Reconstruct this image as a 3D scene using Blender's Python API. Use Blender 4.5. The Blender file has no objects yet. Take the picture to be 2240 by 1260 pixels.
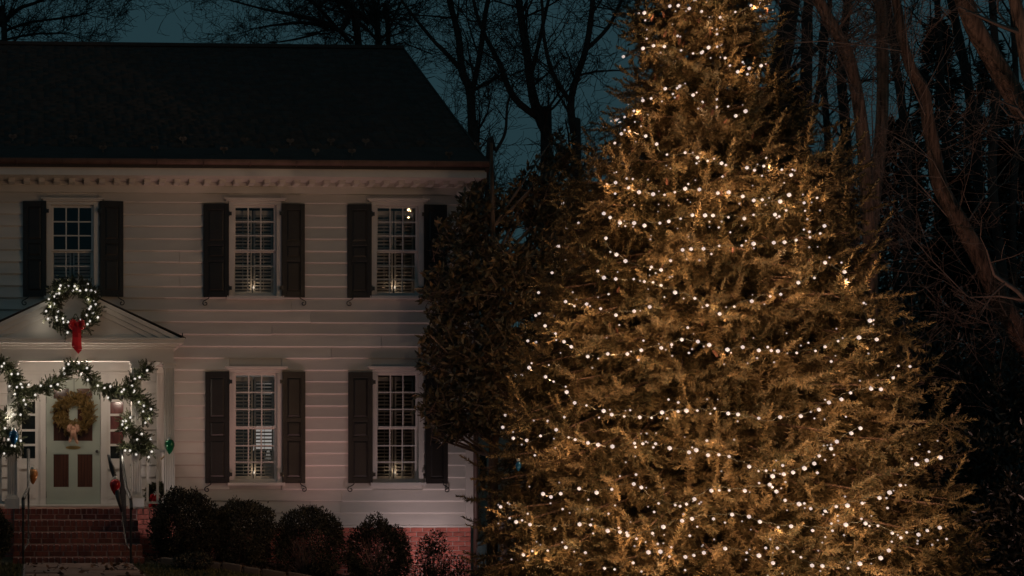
import bpy, math, random
import numpy as np
from mathutils import Vector, Matrix
R = math.radians
random.seed(7)
rng = np.random.default_rng(7)
sc = bpy.context.scene
COL = sc.collection

# ------------------------------------------------------------------ camera
F = 2760.0; PPX, PPY, YAW = 152.0, 1027.0, R(1.8); EYE = 1.55
cam_d = bpy.data.cameras.new('camera'); cam = bpy.data.objects.new('camera', cam_d); COL.objects.link(cam)
cam_d.sensor_width = 36; cam_d.lens = F / 2240 * 36
cam_d.shift_x = (1120 - PPX) / 2240; cam_d.shift_y = (PPY - 630) / 2240
cam_d.clip_end = 1500
cam.location = (0, 0, EYE); cam.rotation_euler = (R(90), 0, -YAW)
sc.camera = cam
# ------------------------------------------------------------------ world, sun, exposure
w = bpy.data.worlds.new('World'); sc.world = w; w.use_nodes = True
nt = w.node_tree; bg = nt.nodes['Background']
sky = nt.nodes.new('ShaderNodeTexSky'); sky.sky_type = 'NISHITA'; sky.sun_disc = False
sky.sun_elevation = R(-1.5); sky.sun_rotation = R(250); sky.ozone_density = 3.0
mx = nt.nodes.new('ShaderNodeMix'); mx.data_type = 'RGBA'; mx.blend_type = 'MIX'
mx.inputs[0].default_value = 0.75
mx.inputs[7].default_value = (0.170, 0.430, 0.50, 1)
nt.links.new(sky.outputs[0], mx.inputs[6]); nt.links.new(mx.outputs[2], bg.inputs[0])
bg.inputs[1].default_value = 0.11
sd = bpy.data.lights.new('dusk_sun', 'SUN'); sd.energy = 0.012; sd.angle = R(20); sd.color = (0.7, 0.85, 1)
sun = bpy.data.objects.new('dusk_sun', sd); COL.objects.link(sun); sun.rotation_euler = (R(55), 0, R(-40))
vs = sc.view_settings; vs.view_transform = 'Standard'; vs.look = 'None'; vs.exposure = 0.0; vs.gamma = 1.0
cy = sc.cycles
cy.use_denoising = True; cy.max_bounces = 4; cy.diffuse_bounces = 2; cy.glossy_bounces = 3
cy.transmission_bounces = 3; cy.transparent_max_bounces = 8; cy.caustics_reflective = False; cy.caustics_refractive = False
cy.sample_clamp_indirect = 2.0; cy.use_light_tree = True

def spot(name, loc, target, energy, color, size, blend, parent=None, radius=0.06):
    d = bpy.data.lights.new(name, 'SPOT'); d.energy = energy; d.color = color; d.spot_size = R(size)
    d.spot_blend = blend; d.shadow_soft_size = radius
    o = bpy.data.objects.new(name, d); COL.objects.link(o)
    v = Vector(target) - Vector(loc)
    o.rotation_euler = v.to_track_quat('-Z', 'Y').to_euler()
    o.location = Vector(loc) - (org(parent) if parent else Vector((0, 0, 0)))
    o.parent = parent
    return o

# ------------------------------------------------------------------ photo coordinates -> world
def XY(px, Y): return Y * math.tan(math.atan((px - PPX) / F) + YAW)
def P(px, py, Y):
    X = XY(px, Y); dep = X * math.sin(YAW) + Y * math.cos(YAW)
    return Vector((X, Y, EYE + (PPY - py) / F * dep))
def ZY(py, Y, px=500): return P(px, py, Y).z
def gz(x, y):                                         # grade of the front garden: falls to the right
    t = min(max((x - 1.6) / 5.2, 0), 1); a = 0.25 - 0.62 * (t * t * (3 - 2 * t))
    t2 = min(max((x - 7) / 6, 0), 1)
    a -= 0.12 * t2
    return a - 0.03 * max(0, 12 - y) * 0.3 + 0.012 * max(0, y - 30)

# ------------------------------------------------------------------ materials
MATS = {}
def mat(name, col, rough=0.6, var=0.15, scale=8.0, bump=0.0, bscale=40.0, metal=0.0, island=0.0, col2=None, stretch=None, spec=0.5, trans=0.0):
    m = bpy.data.materials.new(name); m.use_nodes = True; n = m.node_tree; b = n.nodes['Principled BSDF']
    b.inputs['Roughness'].default_value = rough; b.inputs['Metallic'].default_value = metal
    b.inputs['Specular IOR Level'].default_value = spec
    tc = n.nodes.new('ShaderNodeTexCoord'); mp = n.nodes.new('ShaderNodeMapping'); n.links.new(tc.outputs['Object'], mp.inputs[0])
    if stretch: mp.inputs['Scale'].default_value = stretch
    ge = n.nodes.new('ShaderNodeNewGeometry')
    nz = n.nodes.new('ShaderNodeTexNoise'); nz.inputs['Scale'].default_value = scale; nz.inputs['Detail'].default_value = 5
    n.links.new(mp.outputs[0], nz.inputs['Vector'])
    rp = n.nodes.new('ShaderNodeValToRGB')
    c2 = col2 if col2 else tuple(c * (1 - var) for c in col); c1 = col if col2 else tuple(min(1, c * (1 + var)) for c in col)
    rp.color_ramp.elements[0].color = (*c2, 1); rp.color_ramp.elements[1].color = (*c1, 1)
    rp.color_ramp.elements[0].position = 0.3; rp.color_ramp.elements[1].position = 0.7
    if island > 0:
        mm = n.nodes.new('ShaderNodeMix'); mm.data_type = 'FLOAT'; mm.inputs[0].default_value = island
        n.links.new(nz.outputs['Fac'], mm.inputs[2]); n.links.new(ge.outputs['Random Per Island'], mm.inputs[3])
        n.links.new(mm.outputs[0], rp.inputs[0])
    else:
        n.links.new(nz.outputs['Fac'], rp.inputs[0])
    # each copied piece a little different
    oi = n.nodes.new('ShaderNodeObjectInfo'); hv = n.nodes.new('ShaderNodeHueSaturation')
    mr = n.nodes.new('ShaderNodeMapRange'); mr.inputs[3].default_value = 1 - var * 0.8; mr.inputs[4].default_value = 1 + var * 0.8
    n.links.new(oi.outputs['Random'], mr.inputs[0]); n.links.new(mr.outputs[0], hv.inputs['Value'])
    n.links.new(rp.outputs[0], hv.inputs['Color']); n.links.new(hv.outputs[0], b.inputs['Base Color'])
    if bump:
        bz = n.nodes.new('ShaderNodeTexNoise'); bz.inputs['Scale'].default_value = bscale; bz.inputs['Detail'].default_value = 6
        n.links.new(mp.outputs[0], bz.inputs['Vector'])
        bp = n.nodes.new('ShaderNodeBump'); bp.inputs['Strength'].default_value = min(bump, 1); bp.inputs['Distance'].default_value = 0.01 if bump < 1 else .05
        n.links.new(bz.outputs['Fac'], bp.inputs['Height']); n.links.new(bp.outputs[0], b.inputs['Normal'])
    if trans:
        tl = n.nodes.new('ShaderNodeBsdfTranslucent'); ms = n.nodes.new('ShaderNodeMixShader'); ms.inputs[0].default_value = trans
        n.links.new(hv.outputs[0], tl.inputs[0]); n.links.new(b.outputs[0], ms.inputs[1]); n.links.new(tl.outputs[0], ms.inputs[2])
        n.links.new(ms.outputs[0], n.nodes['Material Output'].inputs[0])
    MATS[name] = m
    return m
def glow(name, col, strength):
    m = bpy.data.materials.new(name); m.use_nodes = True; b = m.node_tree.nodes['Principled BSDF']
    b.inputs['Base Color'].default_value = (.03, .03, .03, 1); b.inputs['Roughness'].default_value = .6; b.inputs['Specular IOR Level'].default_value = .1; b.inputs['Emission Color'].default_value = (*col, 1)
    b.inputs['Emission Strength'].default_value = strength
    m.cycles.emission_sampling = 'NONE'
    return m
def glassmat(name):
    m = bpy.data.materials.new(name); m.use_nodes = True; n = m.node_tree; n.nodes.remove(n.nodes['Principled BSDF'])
    t = n.nodes.new('ShaderNodeBsdfTransparent'); g = n.nodes.new('ShaderNodeBsdfGlossy'); g.inputs['Roughness'].default_value = 0.02
    lw = n.nodes.new('ShaderNodeFresnel'); lw.inputs['IOR'].default_value = 1.55
    ad = n.nodes.new('ShaderNodeMath'); ad.operation = 'ADD'; ad.inputs[1].default_value = 0.0
    nz = n.nodes.new('ShaderNodeTexNoise'); nz.inputs['Scale'].default_value = 5.0
    tc = n.nodes.new('ShaderNodeTexCoord'); n.links.new(tc.outputs['Object'], nz.inputs['Vector'])
    bp = n.nodes.new('ShaderNodeBump'); bp.inputs['Strength'].default_value = 0.06; bp.inputs['Distance'].default_value = 0.02
    n.links.new(nz.outputs['Fac'], bp.inputs['Height']); n.links.new(bp.outputs[0], g.inputs['Normal'])
    ms = n.nodes.new('ShaderNodeMixShader'); n.links.new(lw.outputs[0], ad.inputs[0]); n.links.new(ad.outputs[0], ms.inputs[0])
    n.links.new(t.outputs[0], ms.inputs[1]); n.links.new(g.outputs[0], ms.inputs[2])
    n.links.new(ms.outputs[0], n.nodes['Material Output'].inputs[0])
    return m
M_white = mat('white_paint', (0.66, 0.62, 0.58), 0.55, 0.10, 2.2, 0.15, 26, stretch=(0.5, 1, 2.2))
M_trim = mat('white_trim', (0.70, 0.66, 0.62), 0.45, 0.04, 4.0, 0.05, 60)
M_dark = mat('shutter_paint', (0.024, 0.021, 0.020), 0.45, 0.2, 5.0, 0.1, 50)
M_slate = mat('slate', (0.060, 0.050, 0.046), 0.85, 0.10, 2.0, 0.15, 30, island=0.6, spec=0.2)
M_copper = mat('aged_copper', (0.11, 0.062, 0.050), 0.55, 0.3, 6.0, 0.1, 30, metal=0.15)
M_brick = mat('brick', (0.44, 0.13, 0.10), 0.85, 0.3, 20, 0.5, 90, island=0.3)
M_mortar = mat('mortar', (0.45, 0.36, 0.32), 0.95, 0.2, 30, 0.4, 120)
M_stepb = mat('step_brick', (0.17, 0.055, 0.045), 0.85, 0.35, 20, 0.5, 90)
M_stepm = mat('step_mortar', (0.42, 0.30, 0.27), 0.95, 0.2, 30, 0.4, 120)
M_door = mat('door_paint', (0.36, 0.40, 0.34), 0.45, 0.05, 4, 0.05, 40)
M_curt = mat('curtained_glass', (0.075, 0.028, 0.016), 0.15, 0.35, 3, stretch=(14, 1, 0.6))
M_pink = mat('pink_curtain_glass', (0.20, 0.075, 0.07), 0.15, 0.4, 3, stretch=(5, 1, 2))
M_dglass = mat('dark_sidelight_glass', (0.012, 0.013, 0.012), 0.05, 0.3, 3)
M_iron = mat('black_iron', (0.02, 0.02, 0.02), 0.35, 0.2, 20, 0.15, 80, spec=0.7)
M_brass = mat('brass', (0.45, 0.28, 0.10), 0.35, 0.1, 20, metal=0.8)
M_glass = glassmat('window_glass')
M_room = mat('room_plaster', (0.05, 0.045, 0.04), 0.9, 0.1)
M_louv = mat('louvre_paint', (0.74, 0.69, 0.63), 0.5, 0.05)
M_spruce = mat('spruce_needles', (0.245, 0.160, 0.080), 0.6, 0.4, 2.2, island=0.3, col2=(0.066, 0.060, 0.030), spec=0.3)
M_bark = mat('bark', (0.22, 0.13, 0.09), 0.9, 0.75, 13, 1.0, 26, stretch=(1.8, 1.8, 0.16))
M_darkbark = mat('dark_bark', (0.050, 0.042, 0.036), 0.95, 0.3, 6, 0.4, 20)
M_twig = mat('twig_bark', (0.22, 0.15, 0.12), 0.9, 0.3, 6)
M_cone = mat('spruce_cone', (0.13, 0.05, 0.03), 0.8, 0.3, 30, 0.5, 80)
M_mag = mat('magnolia_leaf', (0.115, 0.088, 0.050), 0.36, 0.4, 3, island=0.8, col2=(0.034, 0.032, 0.020), spec=0.5)
M_magb = mat('magnolia_gold_leaf', (0.28, 0.175, 0.09), 0.5, 0.3, 3, island=0.7)
M_box = mat('boxwood_leaf', (0.095, 0.085, 0.060), 0.75, 0.4, 4, island=0.7, col2=(0.022, 0.021, 0.016), spec=0.2)
M_hedge = mat('rhododendron_leaf', (0.045, 0.042, 0.026), 0.38, 0.4, 4, island=0.8, col2=(0.008, 0.010, 0.007), spec=0.55)
M_garl = mat('garland_needles', (0.15, 0.16, 0.08), 0.6, 0.4, 6, island=0.7, col2=(0.055, 0.065, 0.034))
M_gold = mat('gold_wreath_twigs', (0.34, 0.21, 0.065), 0.6, 0.4, 6, island=0.7, col2=(0.16, 0.10, 0.03))
M_peach = mat('peach_ribbon', (0.50, 0.28, 0.19), 0.4, 0.15, 8)
M_red = mat('red_ribbon', (0.60, 0.008, 0.018), 0.45, 0.2, 6)
M_obulb = {k: mat(k + '_ornament_glass', c, 0.12, 0.15, 5, metal=0.35, spec=0.9) for k, c in
           dict(red=(0.35, 0.008, 0.008), gold=(0.5, 0.2, 0.06), green=(0.005, 0.13, 0.05), blue=(0.01, 0.07, 0.16)).items()}
M_cap = mat('silver_cap', (0.5, 0.5, 0.48), 0.3, 0.1, metal=0.8)
M_wire = mat('green_wire', (0.012, 0.014, 0.008), 0.6, 0.1)
M_grass = mat('grass_blade', (0.075, 0.065, 0.018), 0.7, 0.35, 4, island=0.7)
M_soil = mat('lawn_soil', (0.045, 0.040, 0.020), 0.95, 0.35, 1.2, 0.5, 12)
M_mulch = mat('leaf_mulch', (0.10, 0.052, 0.035), 0.9, 0.5, 9, island=0.8)
M_stone = mat('flagstone', (0.25, 0.15, 0.12), 0.85, 0.25, 5, 0.4, 40)
M_edge = mat('edging_stone', (0.11, 0.08, 0.065), 0.9, 0.25, 6, 0.5, 40)
M_gate = mat('teal_gate_boards', (0.035, 0.06, 0.065), 0.7, 0.3, 4, 0.3, 30, stretch=(10, 1, 0.7))
M_grey = mat('weathered_wood', (0.20, 0.165, 0.15), 0.85, 0.3, 5, 0.4, 40, stretch=(8, 8, 0.5))
M_lampw = mat('lamp_white', (0.7, 0.68, 0.64), 0.35, 0.03)
M_black = mat('lamp_black', (0.02, 0.02, 0.02), 0.4, 0.1)
M_bulb = glow('warm_bulb', (1.0, 0.79, 0.71), 0.72)
M_bulbd = glow('dim_bulb', (1.0, 0.80, 0.74), 0.40)
M_bulbw = glow('white_bulb', (1.0, 0.92, 0.82), 0.78)
M_flame = glow('candle_bulb', (1.0, 0.82, 0.65), 0.7)
M_lens = glow('floodlight_lens', (1.0, 0.9, 0.75), 3.0)
BULB_W = 1.7

# ------------------------------------------------------------------ mesh helpers
ORG = {}
def org(o): return ORG.get(o.name, Vector((0, 0, 0))) if o else Vector((0, 0, 0))
def link(o, parent, wloc):
    COL.objects.link(o); o.location = Vector(wloc) - org(parent); o.parent = parent; ORG[o.name] = Vector(wloc)
    return o
def thing(name, loc, label, cat, group=None):
    o = bpy.data.objects.new(name, None); o.empty_display_size = 0.1; link(o, None, loc)
    return tag(o, label, cat, group)
def tag(o, label=None, cat=None, group=None, kind=None):
    if label: o['label'] = label
    if cat: o['category'] = cat
    if group: o['group'] = group
    if kind: o['kind'] = kind
    return o
def inst(name, mesh, parent, loc, rot=None, scale=None):
    o = bpy.data.objects.new(name, mesh); link(o, parent, loc)
    if rot is not None: o.rotation_euler = rot
    if scale is not None: o.scale = scale
    return o
def np_mesh(name, V, Fc, m, smooth=False):
    me = bpy.data.meshes.new(name); V = np.asarray(V, np.float32).reshape(-1, 3); Fc = np.asarray(Fc, np.int32)
    k = Fc.shape[1]; me.vertices.add(len(V)); me.vertices.foreach_set('co', V.ravel())
    me.loops.add(Fc.size); me.loops.foreach_set('vertex_index', Fc.ravel())
    me.polygons.add(len(Fc)); me.polygons.foreach_set('loop_start', np.arange(0, Fc.size, k, dtype=np.int32))
    me.polygons.foreach_set('loop_total', np.full(len(Fc), k, np.int32))
    if smooth: me.polygons.foreach_set('use_smooth', np.ones(len(Fc), bool))
    me.materials.append(m); me.update(calc_edges=True)
    return me
class MB:
    def __init__(s): s.v = []; s.f = []
    def box(s, x0, x1, y0, y1, z0, z1, M=None):
        c = [(x0, y0, z0), (x1, y0, z0), (x1, y1, z0), (x0, y1, z0), (x0, y0, z1), (x1, y0, z1), (x1, y1, z1), (x0, y1, z1)]
        return s.hexa(c, M)
    def hexa(s, c, M=None):
        b = len(s.v)
        if M is not None: c = [M @ Vector(q) for q in c]
        s.v += [tuple(q) for q in c]
        s.f += [tuple(b + i for i in q) for q in ((0, 3, 2, 1), (4, 5, 6, 7), (0, 1, 5, 4), (1, 2, 6, 5), (2, 3, 7, 6), (3, 0, 4, 7))]
        return s
    def prism(s, pts, d):                              # closed outline (list of Vector) pushed along d
        b = len(s.v); n = len(pts); d = Vector(d)
        s.v += [tuple(p) for p in pts] + [tuple(Vector(p) + d) for p in pts]
        s.f += [tuple(b + n - 1 - i for i in range(n)), tuple(b + n + i for i in range(n))]
        s.f += [(b + i, b + (i + 1) % n, b + n + (i + 1) % n, b + n + i) for i in range(n)]
        return s
    def tube(s, pts, r, n=6, cap=True):
        pts = [Vector(p) for p in pts]; rs = r if hasattr(r, '__len__') else [r] * len(pts); b = len(s.v); up = None
        for i, p in enumerate(pts):
            d = (pts[min(i + 1, len(pts) - 1)] - pts[max(i - 1, 0)]).normalized()
            if up is None: up = d.orthogonal().normalized()
            up = (up - d * up.dot(d)); up = up.normalized() if up.length > 1e-6 else d.orthogonal().normalized()
            sd_ = d.cross(up)
            for k in range(n):
                a = 2 * math.pi * k / n; s.v.append(tuple(p + (up * math.cos(a) + sd_ * math.sin(a)) * rs[i]))
        for i in range(len(pts) - 1):
            for k in range(n):
                s.f.append((b + i * n + k, b + i * n + (k + 1) % n, b + (i + 1) * n + (k + 1) % n, b + (i + 1) * n + k))
        if cap:
            s.f.append(tuple(b + n - 1 - k for k in range(n))); e = b + (len(pts) - 1) * n; s.f.append(tuple(e + k for k in range(n)))
        return s
    def lathe(s, prof, n=10, c=(0, 0, 0)):             # prof: (radius, z) list
        pts = [Vector((c[0], c[1], c[2] + z)) for _, z in prof]; b = len(s.v)
        for (r, z), p in zip(prof, pts):
            for k in range(n):
                a = 2 * math.pi * k / n; s.v.append((p.x + r * math.cos(a), p.y + r * math.sin(a), p.z))
        for i in range(len(prof) - 1):
            for k in range(n):
                s.f.append((b + i * n + k, b + i * n + (k + 1) % n, b + (i + 1) * n + (k + 1) % n, b + (i + 1) * n + k))
        s.f.append(tuple(b + n - 1 - k for k in range(n))); e = b + (len(prof) - 1) * n; s.f.append(tuple(e + k for k in range(n)))
        return s
    def mesh(s, name, m, loc=(0, 0, 0), smooth=False, bevel=0):
        me = bpy.data.meshes.new(name); L = Vector(loc)
        me.from_pydata([tuple(Vector(q) - L) for q in s.v], [], s.f); me.materials.append(m)
        if smooth: me.polygons.foreach_set('use_smooth', np.ones(len(me.polygons), bool))
        me.update(); return me
    def build(s, name, m, parent=None, loc=None, smooth=False, bevel=0):
        if loc is None: loc = org(parent)
        o = bpy.data.objects.new(name, s.mesh(name, m, loc, smooth)); link(o, parent, loc)
        if bevel:
            bm = o.modifiers.new('bevel', 'BEVEL'); bm.width = bevel; bm.segments = 1; bm.limit_method = 'ANGLE'
        return o
def struct(o): o['kind'] = 'structure'; return o
def segs_mesh(name, A, B, ra, rb, m, n=3):             # many thin tapered twigs in one mesh
    A = np.asarray(A); B = np.asarray(B); ra = np.asarray(ra)[:, None]; rb = np.asarray(rb)[:, None]
    d = B - A; d = d / (np.linalg.norm(d, axis=1, keepdims=True) + 1e-9)
    ref = np.where(np.abs(d[:, 2:3]) > 0.9, [[1.0, 0, 0]], [[0, 0, 1.0]]); u = np.cross(d, ref); u /= np.linalg.norm(u, axis=1, keepdims=True) + 1e-9
    v = np.cross(d, u); rings = []
    for base, r in ((A, ra), (B, rb)):
        for k in range(n):
            a = 2 * math.pi * k / n; rings.append(base + (u * math.cos(a) + v * math.sin(a)) * r)
    V = np.stack(rings, 1); N = len(A); idx = np.arange(N)[:, None] * (2 * n)
    Fc = np.concatenate([np.concatenate([idx + k, idx + (k + 1) % n, idx + n + (k + 1) % n, idx + n + k], 1) for k in range(n)], 0)
    return np_mesh(name, V.reshape(-1, 3), Fc, m, True)
def unit(v): return v / (np.linalg.norm(v, axis=-1, keepdims=True) + 1e-9)
def leaf_mesh(name, C, D, L, W, m, fold=0.15, rg=rng):  # leaves: base C, direction D, length, width, folded along the midrib
    C = np.asarray(C); N = len(C); D = unit(np.asarray(D)); L = np.broadcast_to(L, N)[:, None]; W = np.broadcast_to(W, N)[:, None]
    s_ = unit(np.cross(D, rg.normal(size=(N, 3)))); nrm = np.cross(s_, D)
    V = np.stack([C, C + D * L * 0.5 + s_ * W * 0.5 + nrm * W * fold, C + D * L, C + D * L * 0.5 - s_ * W * 0.5 + nrm * W * fold], 1)
    i = np.arange(N)[:, None] * 4
    Fc = np.concatenate([np.concatenate([i, i + 1, i + 2], 1), np.concatenate([i, i + 2, i + 3], 1)], 0)
    return np_mesh(name, V.reshape(-1, 3), Fc, m)
def shoots_mesh(name, C, D, L, m, per=60, nl=0.05, nw=0.006, spread=0.75, rg=rng, fullness=1.0):   # bottle-brush shoots of needles
    C = np.asarray(C); N = len(C); D = unit(np.asarray(D)); L = np.broadcast_to(L, N)
    u = unit(np.cross(D, rg.normal(size=(N, 3)))); v = np.cross(D, u)
    t = np.linspace(0.02, 1.0, per)[None, :] + rg.uniform(-0.01, 0.01, (N, per)); a = rg.uniform(0, 2 * math.pi, (N, per))
    base = C[:, None] + D[:, None] * (t * L[:, None])[..., None]
    rad = u[:, None] * np.cos(a)[..., None] + v[:, None] * np.sin(a)[..., None]
    fw = 0.35 + 0.9 * t ** 4
    nd = unit(rad * spread + D[:, None] * fw[..., None] + np.array([0, 0, 0.12]))
    ln = nl * (1.05 - 0.45 * t ** 2) * rg.uniform(0.75, 1.15, (N, per))
    sd_ = unit(np.cross(D[:, None], rad) + rg.normal(size=(N, per, 3)) * .35) * nw
    V = np.stack([base - sd_, base + sd_, base + nd * ln[..., None]], 2).reshape(-1, 3)
    return np_mesh(name, V, np.arange(len(V)).reshape(-1, 3), m)
def ico(name, r, m, sub=1, sz=1.0):
    import bmesh
    bm = bmesh.new(); bmesh.ops.create_icosphere(bm, subdivisions=sub, radius=r); me = bpy.data.meshes.new(name)
    for v_ in bm.verts: v_.co.z *= sz
    bm.to_mesh(me); bm.free(); me.materials.append(m); me.polygons.foreach_set('use_smooth', np.ones(len(me.polygons), bool)); return me
PL = {}
def plight(parent, loc, energy, color, radius=0.012):   # the light of one bulb
    k = (energy, color)
    if k not in PL:
        d = bpy.data.lights.new('bulb_light', 'POINT'); d.energy = energy; d.color = color; d.shadow_soft_size = radius; PL[k] = d
    return link(bpy.data.objects.new('bulb_light', PL[k]), parent, loc)

# ================================================================== THE GROUND
def make_ground():
    xs = np.concatenate([np.linspace(-600, -12, 12), np.arange(-10, 24, 0.5), np.linspace(26, 600, 14)])
    ys = np.concatenate([np.arange(-12, 32, 0.5), np.linspace(34, 900, 18)])
    V = [(x, y, gz(x, y) - (0.012 * max(0, y - 30) if y > 60 else 0) + (0.012 * 30 if y > 60 else 0)) for y in ys for x in xs]
    nx = len(xs); Fc = [(j * nx + i, j * nx + i + 1, (j + 1) * nx + i + 1, (j + 1) * nx + i) for j in range(len(ys) - 1) for i in range(nx - 1)]
    g = bpy.data.objects.new('ground', np_mesh('ground', V, Fc, M_soil, True)); link(g, None, (0, 0, 0)); struct(g)
make_ground()
# flagged path leading to the steps
PX0, PX1 = XY(52, 17.2), XY(286, 17.2)
pth = struct(MB().box(PX0, PX1 + 0.02, 5, 17.22, 0.0, 0.262).build('path', M_stepm, None, (0, 0, 0)))
rp = random.Random(3)
y = 17.2
while y > 14.0:
    h = rp.uniform(0.34, 0.5); x = PX0 + 0.01
    while x < PX1 - 0.05:
        wd = min(rp.uniform(0.3, 0.62), PX1 - x)
        if PX1 - x - wd < 0.15: wd = PX1 - x
        z = 0.262 + rp.uniform(0.012, 0.03); b = 0.014
        q = [(x + b, y - h + b, 0.25), (x + wd - b, y - h + b + rp.uniform(-.01, .01), 0.25), (x + wd - b, y - b, 0.25), (x + b, y - b, 0.25)]
        MB().hexa(q + [(a + (0.004 if i in (0, 3) else -0.004), c, z) for i, (a, c, _) in enumerate(q)]).build('flagstone', M_stone, pth, ((x + wd / 2), y - h / 2, 0.25))
        x += wd
    y -= h
# planting bed: a low mound of mulch inside a kerb of edging stones
def edge_pt(t):
    return Vector((1.75 + 3.6 * t, 17.0 - 0.55 * math.sin(t * 2.2) - 0.25 * t, 0))
bed = MB(); n = 14
o_ = [edge_pt(i / n) for i in range(n + 1)]
pts = [(p.x, p.y, gz(p.x, p.y) + 0.03) for p in o_]; bk = [(p.x + 0.15, 19.95, gz(p.x, 19.9) + 0.05) for p in o_]
bed.v = pts + bk; bed.f = [(i, i + 1, n + 2 + i, n + 1 + i) for i in range(n)]
bed.v += [(7.0, 16.2, gz(7, 16.2) + 0.02), (7.0, 19.95, gz(7, 19.9) + 0.03)]; bed.f.append((n, 2 * n + 2, 2 * n + 3, 2 * n + 1))
struct(bed.build('planting_bed', M_mulch, None, (0, 0, 0)))
N = 9000; tx = rng.uniform(1.7, 6.6, N); ty = rng.uniform(16.4, 19.8, N)
keep = ty > 17.05 - 0.12 * (tx - 1.7); tx, ty = tx[keep], ty[keep]
C = np.stack([tx, ty, [gz(a, b) + 0.055 for a, b in zip(tx, ty)]], 1); D = rng.normal(size=(len(tx), 3)); D[:, 2] = rng.uniform(-0.1, 0.5, len(tx))
link(tag(bpy.data.objects.new('leaf_mulch', leaf_mesh('leaf_mulch', C, D, rng.uniform(.03, .08, len(tx)), .03, M_mulch)), kind='stuff'), None, (0, 0, 0))
ed = thing('bed_edging', (3.4, 16.7, 0), 'low kerb of tan edging stones along the front of the planting bed', 'edging')
t = 0.0
while t < 0.98:
    dt = rp.uniform(0.06, 0.095); a, b = edge_pt(t + 0.004), edge_pt(min(t + dt - 0.004, 1)); d = (b - a).normalized(); nn = Vector((-d.y, d.x, 0)) * 0.1
    z0 = gz(a.x, a.y); zt = z0 + rp.uniform(0.10, 0.13); z1 = gz(b.x, b.y)
    q = [a - nn * .1, b - nn * .1, b + nn, a + nn]
    MB().hexa([(p.x, p.y, z0 - 0.1) for p in q] + [(p.x, p.y + 0.012, (zt if i in (0, 3) else zt + z1 - z0)) for i, p in enumerate(q)]).build('edging_stone', M_edge, ed, (a + b) / 2 + Vector((0, 0, z0)), bevel=0.012)
    t += dt
# grass
def grass(cx0, cx1, cy0, cy1, N):
    gx = rng.uniform(cx0, cx1, N); gy = rng.uniform(cy0, cy1, N)
    k = ~((gx > PX0 - 0.02) & (gx < PX1 + 0.03)); lim = np.array([edge_pt((a - 1.75) / 3.6).y if 1.75 < a < 5.35 else (17.15 if a < 1.75 else 16.2) for a in gx])
    k &= gy < lim - 0.03
    gx, gy = gx[k], gy[k]; C = np.stack([gx, gy, [gz(a, b) - 0.004 for a, b in zip(gx, gy)]], 1)
    D = rng.normal(size=(len(gx), 3)) * 0.45; D[:, 2] = 1
    return C, D
c1, d1 = grass(-1.2, 7.5, 14.2, 17.2, 34000)
link(tag(bpy.data.objects.new('grass', leaf_mesh('grass', c1, d1, rng.uniform(.03, .075, len(c1)), .008, M_grass)), kind='stuff'), None, (0, 0, 0))
N = 260; fx = rng.uniform(-1.0, 4.5, N); fy = rng.uniform(14.6, 17.1, N); C = np.stack([fx, fy, [max(gz(a, b), .29 if PX0 < a < PX1 else -9) + .012 for a, b in zip(fx, fy)]], 1); D = rng.normal(size=(N, 3)); D[:, 2] *= .25
link(tag(bpy.data.objects.new('fallen_leaves', leaf_mesh('fallen_leaves', C, D, rng.uniform(.05, .10, N), .05, M_mulch, .2)), kind='stuff'), None, (0, 0, 0))
# ================================================================== THE HOUSE
WY = 20.0; XL, XR = -3.2, XY(1030, WY); HB = 0.66; EAVEZ = 6.2
house = thing('clapboard_house', (3.0, WY, 0), 'white clapboard two storey colonial house with dark slate roof and columned porch', 'house')
EXPO = 0.1895
wins = []   # (x0,x1,z0,z1) sash openings from the photograph's measures
def rect(pa, pb, qa, qb):
    return (XY(pa, WY), XY(pb, WY), ZY(qb, WY, pa), ZY(qa, WY, pa))
W_UP = [rect(108, 209, 449, 648), rect(506, 608, 449, 648), rect(817, 918, 450, 648)]
W_LO = [rect(507, 610, 816, 1055), rect(818, 918, 816, 1055)]
DOOR = (XY(36, WY), XY(284, WY), 0.97, ZY(792, WY, 160))
holes = W_UP + W_LO + [DOOR]
def cut(x0, x1, z0, z1, hs, pad=0.0):
    """free x intervals of a strip z0..z1"""
    iv = [(x0, x1)]
    for a, b, c, d in hs:
        if c < z1 - 1e-4 and d > z0 + 1e-4:
            nv = []
            for p, q in iv:
                if b <= p or a >= q: nv.append((p, q)); continue
                if a > p: nv.append((p, a))
                if b < q: nv.append((b, q))
            iv = nv
    return iv
zs = sorted({-0.9, HB, EAVEZ} | {h[2] for h in holes} | {h[3] for h in holes})
wall = MB()
for a, b in zip(zs[:-1], zs[1:]):
    for p, q in cut(XL, XR, a, b, holes): wall.box(p, q, WY, WY + 0.14, a, b)
wall.box(XL, XL + 0.14, WY + 0.14, 27.6, -0.9, EAVEZ); wall.box(XR - 0.14, XR, WY + 0.14, 27.6, -0.9, EAVEZ); wall.box(XL + .14, XR - .14, 27.46, 27.6, -0.9, EAVEZ)
wall.box(XL + .14, XR - .14, WY + 0.14, 27.46, 3.2, 3.4)
wall.build('wall', M_white, house)
# rooms behind the windows
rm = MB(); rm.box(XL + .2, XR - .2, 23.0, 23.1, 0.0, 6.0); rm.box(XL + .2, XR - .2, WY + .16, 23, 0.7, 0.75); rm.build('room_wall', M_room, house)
for xp in (1.9, 4.6): MB().box(xp, xp + .1, WY + .15, 22.99, .76, 3.19).build('room_wall', M_room, house)
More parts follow.
